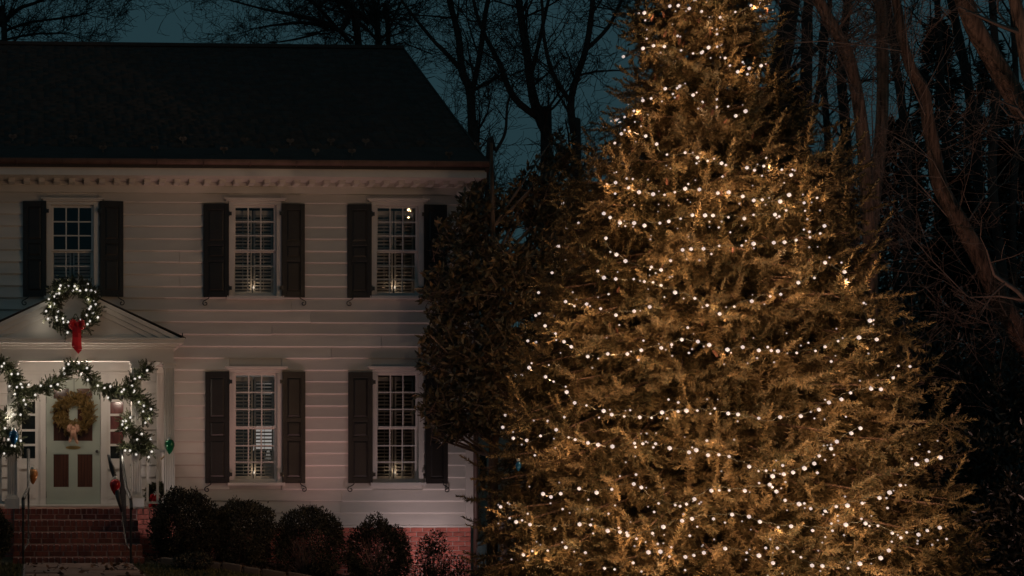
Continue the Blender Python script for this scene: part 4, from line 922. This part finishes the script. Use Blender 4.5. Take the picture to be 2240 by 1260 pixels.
# strings of lights, draped over the face of the tree
S = [[(1410, 30), (1460, 14), (1505, 18), (1540, 30), (1585, 42), (1640, 12), (1690, 8)],
     [(1360, 125), (1380, 112), (1440, 96), (1480, 104), (1520, 118), (1570, 95), (1600, 155), (1660, 140)],
     [(1385, 240), (1410, 215), (1430, 207), (1455, 193), (1485, 186), (1545, 232), (1610, 250), (1640, 245), (1665, 240)],
     [(1340, 312), (1362, 283), (1425, 300), (1445, 330), (1470, 338), (1515, 335), (1560, 352), (1588, 360), (1640, 370), (1680, 356), (1715, 378), (1750, 380)],
     [(1327, 403), (1358, 400), (1383, 414), (1440, 425), (1510, 412), (1540, 413), (1570, 420), (1630, 430), (1690, 440), (1735, 418)],
     [(1315, 465), (1355, 486), (1395, 490), (1450, 482), (1525, 467), (1580, 470), (1612, 472), (1690, 467), (1780, 430), (1800, 425)],
     [(1322, 522), (1337, 545), (1368, 567), (1393, 578), (1445, 590), (1480, 551), (1498, 540), (1550, 545), (1592, 535), (1620, 535), (1705, 527), (1725, 530), (1755, 510), (1780, 515), (1800, 490)],
     [(1305, 590), (1322, 608), (1405, 612), (1445, 625), (1508, 645), (1535, 660), (1580, 690), (1600, 670), (1640, 655), (1690, 640), (1725, 630), (1745, 618), (1790, 600), (1800, 570), (1840, 590), (1850, 610)],
     [(1232, 658), (1252, 665), (1290, 667), (1312, 675), (1335, 683), (1385, 680), (1410, 667), (1440, 660)],
     [(1190, 712), (1230, 745), (1270, 770), (1300, 778), (1350, 775), (1385, 770), (1400, 765), (1500, 740), (1590, 765), (1625, 758), (1680, 765), (1710, 768), (1738, 770), (1770, 765), (1850, 738), (1915, 740), (1880, 650)],
     [(1155, 800), (1172, 815), (1205, 832), (1230, 842), (1255, 878), (1295, 890), (1338, 905), (1385, 910), (1425, 912), (1445, 900), (1480, 897), (1535, 893), (1590, 900), (1680, 920), (1713, 912), (1775, 900), (1798, 882), (1825, 872), (1875, 850), (1940, 846), (1965, 795)],
     [(1100, 932), (1110, 952), (1160, 965), (1215, 940), (1238, 952), (1280, 968), (1350, 978), (1395, 962), (1500, 985), (1570, 990), (1650, 1020), (1680, 1035), (1710, 1037), (1740, 1028), (1775, 1010), (1800, 985), (1830, 965), (1870, 940), (1900, 915)],
     [(1185, 1080), (1205, 1085), (1245, 1068), (1300, 1075), (1320, 1068), (1380, 1055), (1410, 1070), (1430, 1090), (1460, 1100), (1500, 1100), (1560, 1065), (1615, 1068), (1680, 1060), (1720, 1100), (1780, 1105), (1800, 1112), (1920, 1085), (1945, 1075), (1960, 1065), (2000, 1015), (2055, 995)],
     [(1090, 1105), (1103, 1122), (1120, 1132), (1160, 1145), (1200, 1155), (1275, 1142), (1350, 1160), (1380, 1175), (1510, 1130), (1580, 1125), (1610, 1122), (1670, 1140), (1700, 1148), (1730, 1148), (1810, 1155), (1865, 1142), (1900, 1140), (1950, 1160), (1990, 1165), (2050, 1150)],
     [(1140, 1210), (1160, 1205), (1245, 1195), (1275, 1203), (1295, 1223), (1320, 1238), (1350, 1245), (1415, 1205), (1505, 1215), (1560, 1200), (1595, 1195), (1690, 1230), (1700, 1180), (1760, 1225), (1810, 1240), (1840, 1240), (1920, 1220), (1940, 1200), (1970, 1165)]]
ORD = ['topmost', 'second from the top', 'third from the top', 'fourth from the top', 'fifth from the top', 'sixth from the top', 'seventh from the top', 'eighth from the top', 'ninth from the top', 'tenth from the top', 'fifth from the bottom', 'fourth from the bottom', 'third from the bottom', 'second from the bottom', 'lowest']
def surf(px, py):                                    # the point of the tree's face seen along this line
    lo, hi = 11.0, TY_
    f = lambda Y: (lambda p: math.hypot(p.x - TXC(p.z), p.y - TY_) - prof(p.z) * .945)(P(px, py, Y))
    for y_ in np.arange(11.5, TY_ + .01, .04):
        if f(y_) < 0: return P(px, py, y_ - .03)
    best = min(np.arange(12, TY_ + .3, .06), key=f); return P(px, py, best - .05)
wm = {}; nbulb = 0
for si, line in enumerate(S):
    pts = []
    for (a, b) in zip(line[:-1], line[1:]):
        n = max(1, round(math.dist(a, b) / 12))
        for k in range(n):
            t = k / n; pts.append((a[0] + (b[0] - a[0]) * t, a[1] + (b[1] - a[1]) * t + 2.5 * math.sin(k * 2.1)))
    pts.append(line[-1]); W3 = [surf(*q) for q in pts]
    st_ = thing('light_string', tuple(W3[0]), 'string of warm white bulbs draped across the spruce, ' + ORD[si], 'string lights', 'light strings on the spruce')
    MB().tube([q + Vector((0, .02, 0)) for q in W3], .003, 4).build('wire', M_wire, st_)
    zb_ = sum(q.z for q in W3) / len(W3)
    for k in range(5 if 1 < si < 11 else 0):              # the string goes on round the back
        a_ = R(98 + 13 * k + random.uniform(-6, 6)); zq = zb_ + random.uniform(-.2, .2); rr_ = prof(zq) * .88
        c = Vector((TXC(zq) + rr_ * math.cos(a_), TY_ + rr_ * math.sin(a_), zq)); inst('bulb', bulb_t, st_, c); plight(st_, c + Vector((.05 * math.cos(a_), .05 * math.sin(a_), 0)), .45, (1, .62, .32))
    acc = 99; nxt = 0
    for q, p in zip(pts, W3):
        acc += 12
        if acc >= nxt:
            acc = 0; nxt = random.choice((20, 24, 30, 34, 40, 16)); c = p + Vector((random.uniform(-.02, .02), -.03, -random.uniform(.0, .03)))
            sz = random.choice((1.05, 1.05, .85, .7, 1.2)); inst('bulb', bulb_t, st_, c, scale=(sz,) * 3); nbulb += 1
            if nbulb % 4: plight(st_, c + Vector((random.uniform(-.03, .03), -.055, -.03)), BULB_W, (1, .59, .29))
            for _ in range(random.choice((0, 1, 1, 2, 2))):
                r2 = surf(q[0] + random.uniform(-26, 26), q[1] + random.uniform(-36, 40)); inst('bulb', random.choice((bulb_t, bulb_d, bulb_d)), st_, r2 + Vector((0, random.uniform(-.07, .03), 0)), scale=(random.uniform(.45, .8),) * 3); nbulb += 1
print('bulbs', nbulb)
bo = surf(1128, 1020) + Vector((0, -.08, 0)); t = thing('tree_ornament', bo, 'small blue ornament hanging low on the left side of the spruce', 'ornament')
MB().lathe([(.002, -.06), (.02, -.04), (.036, 0), (.032, .03), (.015, .06)], 12, bo).build('glass_body', M_obulb['blue'], t, smooth=True); MB().lathe([(.022, .06), (.022, .085), (.008, .09)], 8, bo).build('cap', M_cap, t)
# ================================================================== BARE TREES BEHIND
def bare_tree(name, label, trunks, Yy, m, seed, levels=3, dens=1.0, spread=1.0, ddir=0.0, tw=.004, mtw=None, group='bare trees of the wood', lenf=1.0, low=.35, sides=3, bmax=.05):
    """trunks: list of (photo points, start width px, end width px); the first is the main stem"""
    if Yy > 28: tw = .0062
    rg = np.random.default_rng(seed); s = F / Yy; A, B, ra, rb2 = [], [], [], []
    p0 = P(trunks[0][0][0][0], trunks[0][0][0][1], Yy); g0 = gz(p0.x, Yy); base = Vector((p0.x, Yy, g0))
    t = thing(name, tuple(base), label, 'tree', group); tm = MB()
    def twig(p, d, L, r_, lv):
        n = 3 if lv > 1 else 2; q = p; dd = d
        pp = [p]; rr = [r_]
        for i in range(n):
            dd = unit(dd + rg.normal(size=3) * .22 + np.array([0, 0, .10])); q2 = q + dd * L / n; r2 = r_ * (1 - (i + 1) / n * .65)
            A.append(q); B.append(q2); ra.append(max(rr[-1], tw)); rb2.append(max(r2, tw * .8)); q = q2; pp.append(q); rr.append(r2)
            if lv > 0:
                for j in range(int(rg.integers(1, 3)) if i < n - 1 else 2):
                    sd_ = unit(dd * .8 + rg.normal(size=3) * np.array([.75, .6, .65]) * spread); twig(q2 if j else (q2 + pp[-2]) / 2, sd_, L * rg.uniform(.45, .72), r2 * .62, lv - 1)
    for ti, (pts, w0, w1) in enumerate(trunks):
        ys = [Yy + (0 if ti == 0 else (ti % 3 - 1) * .35 * (i / len(pts))) for i in range(len(pts))]
        W = [P(a, b, yy) for (a, b), yy in zip(pts, ys)]; n = len(W); R_ = [(w0 + (w1 - w0) * i / (n - 1)) / s / 2 for i in range(n)]
        if ti == 0:
            W = [Vector((W[0].x + (W[0].x - W[1].x) * .3, Yy, g0 - .1))] + W; R_ = [R_[0] * 1.25] + R_
        # continue the stem above the frame
        d = (W[-1] - W[-2]).normalized(); ext = 2.5 + rg.uniform(0, 2)
        if pts[-1][1] < 25:
            for k in range(3): W.append(W[-1] + (d + Vector((rg.normal() * .12, rg.normal() * .12, .05))).normalized() * ext / 3); R_.append(R_[-1] * .7)
        # smooth
        W2, R2 = [], []
        for i in range(len(W) - 1):
            a, b, c, e = W[max(i - 1, 0)], W[i], W[i + 1], W[min(i + 2, len(W) - 1)]
            for k in range(4):
                u = k / 4; W2.append(.5 * ((2 * b) + (c - a) * u + (2 * a - 5 * b + 4 * c - e) * u * u + (3 * b - a - 3 * c + e) * u ** 3)); R2.append(R_[i] + (R_[i + 1] - R_[i]) * u)
        W2.append(W[-1]); R2.append(R_[-1]); tm.tube(W2, [q * rg.uniform(.97, 1.04) * (.84 if m is M_bark else 1) for q in R2], 9)
        zmin = W2[0].z + (W2[-1].z - W2[0].z) * low
        cum = 0
        for i in range(1, len(W2)):
            seg = (W2[i] - W2[i - 1]).length; cum += seg
            if W2[i].z < zmin and ti == 0 and cum < 99: continue
            for _ in range(rg.poisson(seg * (1.45 if Yy > 28 else 1.2) * dens)):
                dv = np.array((W2[i] - W2[i - 1]).normalized()); sd_ = unit(dv * rg.uniform(.4, 1.1) + rg.normal(size=3) * np.array([.9, .5, .3]) + np.array([ddir, 0, 0]))
                p = np.array(W2[i - 1] + (W2[i] - W2[i - 1]) * rg.uniform()); twig(p, sd_, rg.uniform(.8, 2.0) * lenf, min(R2[i] * .45, bmax), levels)
        if pts[-1][1] >= 25 or True:
            for _ in range(3): twig(np.array(W2[-1]), unit(np.array(W2[-1] - W2[-2]) * 8 + rg.normal(size=3) * .5), rg.uniform(1.0, 2.2) * lenf, R2[-1] * .7, levels)
    tm.build('trunk', m, t, smooth=True)
    b = np.array(base); o = bpy.data.objects.new('crown', segs_mesh('crown', np.array(A) - b, np.array(B) - b, ra, rb2, mtw or m, sides)); link(o, t, base); o['kind'] = 'stuff'
    return len(A)
ns = 0
T = bare_tree
ns += T('bare_tree', 'dark bare tree forking just right of the roof end', [([(1036, 330), (1034, 300), (1028, 200), (1011, 157), (1003, 80), (983, 0)], 22, 12), ([(1032, 206), (1051, 114), (1060, 43), (1068, 0)], 13, 10), ([(1008, 151), (970, 110), (946, 86), (886, 11)], 11, 6)], 33, M_darkbark, 201, 3, 1.0)
ns += T('bare_tree', 'dark bare tree reaching low and far left over the roof ridge', [([(785, 105), (745, 68), (700, 47), (640, 32), (585, 22)], 16, 5), ([(770, 95), (735, 60), (690, 10), (660, -10)], 10, 6), ([(720, 58), (660, 50), (600, 55), (560, 62)], 8, 3), ([(700, 72), (650, 85), (610, 92)], 6, 3)], 36, M_darkbark, 202, 3, 1.9, low=0, lenf=.8)
ns += T('bare_tree', 'dark bare tree rising behind the middle of the ridge, leaning left', [([(828, 105), (805, 50), (770, 15), (745, -5)], 14, 9), ([(822, 85), (800, 60), (760, 30), (720, 20)], 6, 4)], 38, M_darkbark, 203, 3, 1.5, low=0, lenf=.8)
ns += T('bare_tree', 'thin dark bare tree behind the ridge beside the leaning one', [([(850, 105), (835, 40), (815, 0)], 11, 8), ([(845, 90), (860, 40), (880, 0)], 6, 4)], 39, M_darkbark, 204, 3, 1.5, low=0, lenf=.8)
ns += T('bare_tree', 'stout dark bare tree between the roof end and the spruce', [([(1195, 300), (1190, 285), (1166, 212), (1153, 121), (1135, 0)], 24, 14), ([(1180, 260), (1123, 212), (1093, 140), (1062, 80), (1040, 20)], 15, 7), ([(1160, 170), (1180, 90), (1200, 0)], 11, 7)], 31, M_darkbark, 205, 3, 1.1)
ns += T('bare_tree', 'dark bare tree close behind the left side of the spruce', [([(1262, 330), (1255, 290), (1250, 212), (1281, 110), (1293, 36), (1296, 0)], 18, 10), ([(1252, 230), (1208, 158), (1190, 80), (1185, 0)], 10, 6), ([(1281, 110), (1330, 60), (1360, 0)], 10, 7)], 30, M_darkbark, 206, 3, 1.1)
ns += T('bare_tree', 'slender leaning bare tree just beyond the gutter corner', [([(1066, 370), (1085, 330), (1105, 290), (1110, 230), (1125, 180)], 9, 4)], 29, M_darkbark, 207, 3, 1.4, low=.6, lenf=.7)
ns += T('bare_tree', 'bare tree crown showing over the left end of the roof', [([(10, 110), (5, 60), (40, 20), (90, 0)], 14, 6), ([(5, 70), (60, 50), (130, 40), (190, 30)], 7, 3), ([(0, 90), (70, 75), (150, 72)], 6, 3)], 36, M_darkbark, 208, 3, 2.0, low=0, lenf=.75)
# the wood on the right, its nearer stems lit by the tree lights and an added floodlight
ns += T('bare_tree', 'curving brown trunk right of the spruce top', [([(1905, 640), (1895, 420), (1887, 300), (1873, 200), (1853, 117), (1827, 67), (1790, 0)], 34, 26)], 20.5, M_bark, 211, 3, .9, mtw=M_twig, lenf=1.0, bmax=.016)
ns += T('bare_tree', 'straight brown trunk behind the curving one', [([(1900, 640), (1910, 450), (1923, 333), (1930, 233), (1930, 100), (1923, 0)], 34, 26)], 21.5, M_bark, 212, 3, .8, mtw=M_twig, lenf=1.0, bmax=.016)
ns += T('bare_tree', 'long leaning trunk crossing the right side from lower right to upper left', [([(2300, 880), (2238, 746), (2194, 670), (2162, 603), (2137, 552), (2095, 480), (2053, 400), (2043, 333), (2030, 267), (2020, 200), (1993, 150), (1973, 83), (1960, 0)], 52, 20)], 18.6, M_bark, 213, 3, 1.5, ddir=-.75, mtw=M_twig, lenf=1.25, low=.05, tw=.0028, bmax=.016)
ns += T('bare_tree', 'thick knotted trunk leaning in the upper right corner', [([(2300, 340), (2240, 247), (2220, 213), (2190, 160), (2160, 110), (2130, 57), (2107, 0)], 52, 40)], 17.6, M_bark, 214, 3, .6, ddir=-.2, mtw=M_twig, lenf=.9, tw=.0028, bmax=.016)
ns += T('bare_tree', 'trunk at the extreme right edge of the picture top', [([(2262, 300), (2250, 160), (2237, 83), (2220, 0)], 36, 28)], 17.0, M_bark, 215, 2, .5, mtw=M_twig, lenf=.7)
wl = ['dark trunk touching the right side of the spruce top', 'dark forked trunk in the gap right of the spruce top', 'dark trunk between the brown stems and the leaning trunk', 'slim dark trunk left of the leaning trunk', 'dark trunk behind the upper leaning trunk',
      'dark far trunk right of the leaning trunk', 'slim dark far trunk near the right edge', 'dark far trunk behind the curving brown trunk', 'slim dark trunk seen just above the spruce shoulder']
wd = [[([(1660, 420), (1690, 250), (1715, 100), (1730, 0)], 46, 36), ([(1690, 190), (1740, 150), (1790, 105)], 14, 8)], [([(1745, 420), (1760, 260), (1765, 100), (1770, 0)], 28, 20), ([(1752, 330), (1790, 200), (1800, 0)], 12, 8)], [([(1985, 700), (1985, 400), (1975, 250), (1940, 0)], 22, 14)],
      [([(2080, 700), (2075, 400), (2060, 200), (2050, 0)], 18, 12)], [([(2150, 700), (2140, 400), (2120, 200), (2080, 0)], 24, 16)], [([(2200, 700), (2170, 400), (2180, 200), (2170, 0)], 20, 14)], [([(2225, 800), (2215, 500), (2225, 250), (2215, 0)], 14, 10)], [([(1860, 600), (1850, 300), (1840, 150), (1855, 0)], 24, 16)], [([(1815, 520), (1810, 300), (1800, 150), (1815, 0)], 16, 10)]]
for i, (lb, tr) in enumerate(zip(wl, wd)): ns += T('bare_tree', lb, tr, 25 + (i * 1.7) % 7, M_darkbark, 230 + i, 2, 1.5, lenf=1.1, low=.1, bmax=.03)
print('twigs', ns)
# far dark evergreens closing the wood
def conifer(px, ptop, hw, Yy, seed, label):
    rg = np.random.default_rng(seed); tp = P(px, ptop, Yy); g0 = gz(tp.x, Yy); H = tp.z - g0; rad = hw / (F / Yy); t = thing('evergreen_tree', (tp.x, Yy, g0), label, 'tree', 'dark evergreens in the wood')
    n = 5200; u = rg.uniform(0, 1, n) ** .75; zz = g0 + H * (.12 + .88 * u); rr = rad * (1 - u) ** .75 * np.sqrt(rg.uniform(.1, 1, n)) * (1 + .3 * np.sin(zz * 5 + rg.uniform(0, 1))); a = rg.uniform(0, 6.28, n)
    C = np.stack([tp.x + rr * np.cos(a), Yy + rr * np.sin(a), zz], 1); D = np.stack([np.cos(a), np.sin(a), rg.uniform(-.8, .1, n)], 1) + rg.normal(size=(n, 3)) * .4
    o = bpy.data.objects.new('crown', leaf_mesh('crown', C - np.array(org(t)), D, rg.uniform(.18, .42, n), .07, M_hedge, .1, rg)); link(o, t, org(t)); o['kind'] = 'stuff'
    MB().tube([(tp.x, Yy, g0 - .1), (tp.x, Yy, tp.z - .2)], [.16, .02], 7).build('trunk', M_darkbark, t)
for i, (px, pt_, hw, yy, lb) in enumerate(((1720, 180, 110, 27, 'dark evergreen just right of the spruce'), (1960, 260, 130, 30, 'dark evergreen behind the brown trunks'), (2090, 380, 120, 28, 'dark evergreen behind the lower leaning trunk'), (2210, 300, 120, 29, 'dark evergreen near the right edge'), (1830, 330, 110, 31, 'dark evergreen behind the curving trunk'), (2050, 40, 130, 36, 'tall far evergreen between the leaning trunks'), (2170, 90, 120, 38, 'tall far evergreen at the right'))):
    conifer(px, pt_, hw, yy, 300 + i, lb)
# ================================================================== GARDEN FLOODLIGHTS (fixtures on the ground, some added to brighten)
def flood(loc, target, energy, color, size, blend, label, radius=.06):
    loc = Vector(loc); t = thing('ground_floodlight', tuple(loc), label, 'floodlight', 'floodlights standing on the ground'); d = (Vector(target) - loc - Vector((0, 0, .16))).normalized(); c = loc + Vector((0, 0, .16))
    MB().tube([loc - Vector((0, 0, .15)), loc + Vector((0, 0, .10))], .012, 6).build('stake', M_black, t)
    MB().tube([c - d * .12, c - d * .10, c - d * .02, c, c - d * .012], [.03, .055, .07, .07, .058], 12).build('housing', M_black, t, smooth=True)
    MB().tube([c - d * .014, c - d * .010], .056, 12).build('lens', M_lens, t)
    spot('lamp', c + d * .012, target, energy, color, size, blend, t, radius)
flood((6.3, 18.8, gz(6.3, 18.8)), (6.25, 20.2, 1.3), 42, (1, .76, .76), 155, 1.0, 'ground floodlight behind the sparse shrub at the brick corner')
flood((4.5, 18.75, gz(4.5, 18.7)), (4.5, 20.2, 6.4), 60, (1, .52, .48), 92, 1.0, 'ground floodlight behind the third boxwood')
flood((3.05, 18.75, gz(3.0, 18.7)), (2.9, 20.2, 6.4), 38, (1, .55, .50), 92, 1.0, 'ground floodlight behind the second boxwood')
flood((-1.6, 10.0, gz(-1.6, 10)), (-.3, 20, 5.2), 11, (1, .52, .46), 34, .8, 'added floodlight on the lawn left of the path, aimed above the porch')  # added lamp, fills the dark upper wall left of the gable
flood((2.75, 18.5, gz(2.7, 18.5)), (1.9, 18.9, 1.1), 36, (1, .85, .82), 62, .25, 'ground floodlight behind the first boxwood, aimed at the porch')
flood((4.2, 10.5, gz(4.2, 10.5)), (3.4, 20.0, 4.4), 40, (1, .52, .46), 75, .6, 'floodlight standing on the lawn, aimed at the house front')
flood((8.5, 10.0, gz(8.5, 10.0)), (8.5, 15.5, 4.9), 480, (1, .66, .45), 84, .9, 'floodlight standing on the lawn, aimed at the spruce')
flood((11.6, 12.0, gz(11.6, 12)), (13.6, 19.0, 5.6), 260, (1, .56, .46), 85, .8, 'added floodlight right of the spruce, aimed at the leaning trunks')  # added lamp, brings up the brown trunks at the wood edge
flood((5.0, 11.5, gz(5, 11.5)), (6.9, 18.6, 4.3), 85, (1, .68, .45), 42, .8, 'added floodlight on the lawn, aimed at the magnolia')  # added lamp, warms magnolia leaves the other floods miss
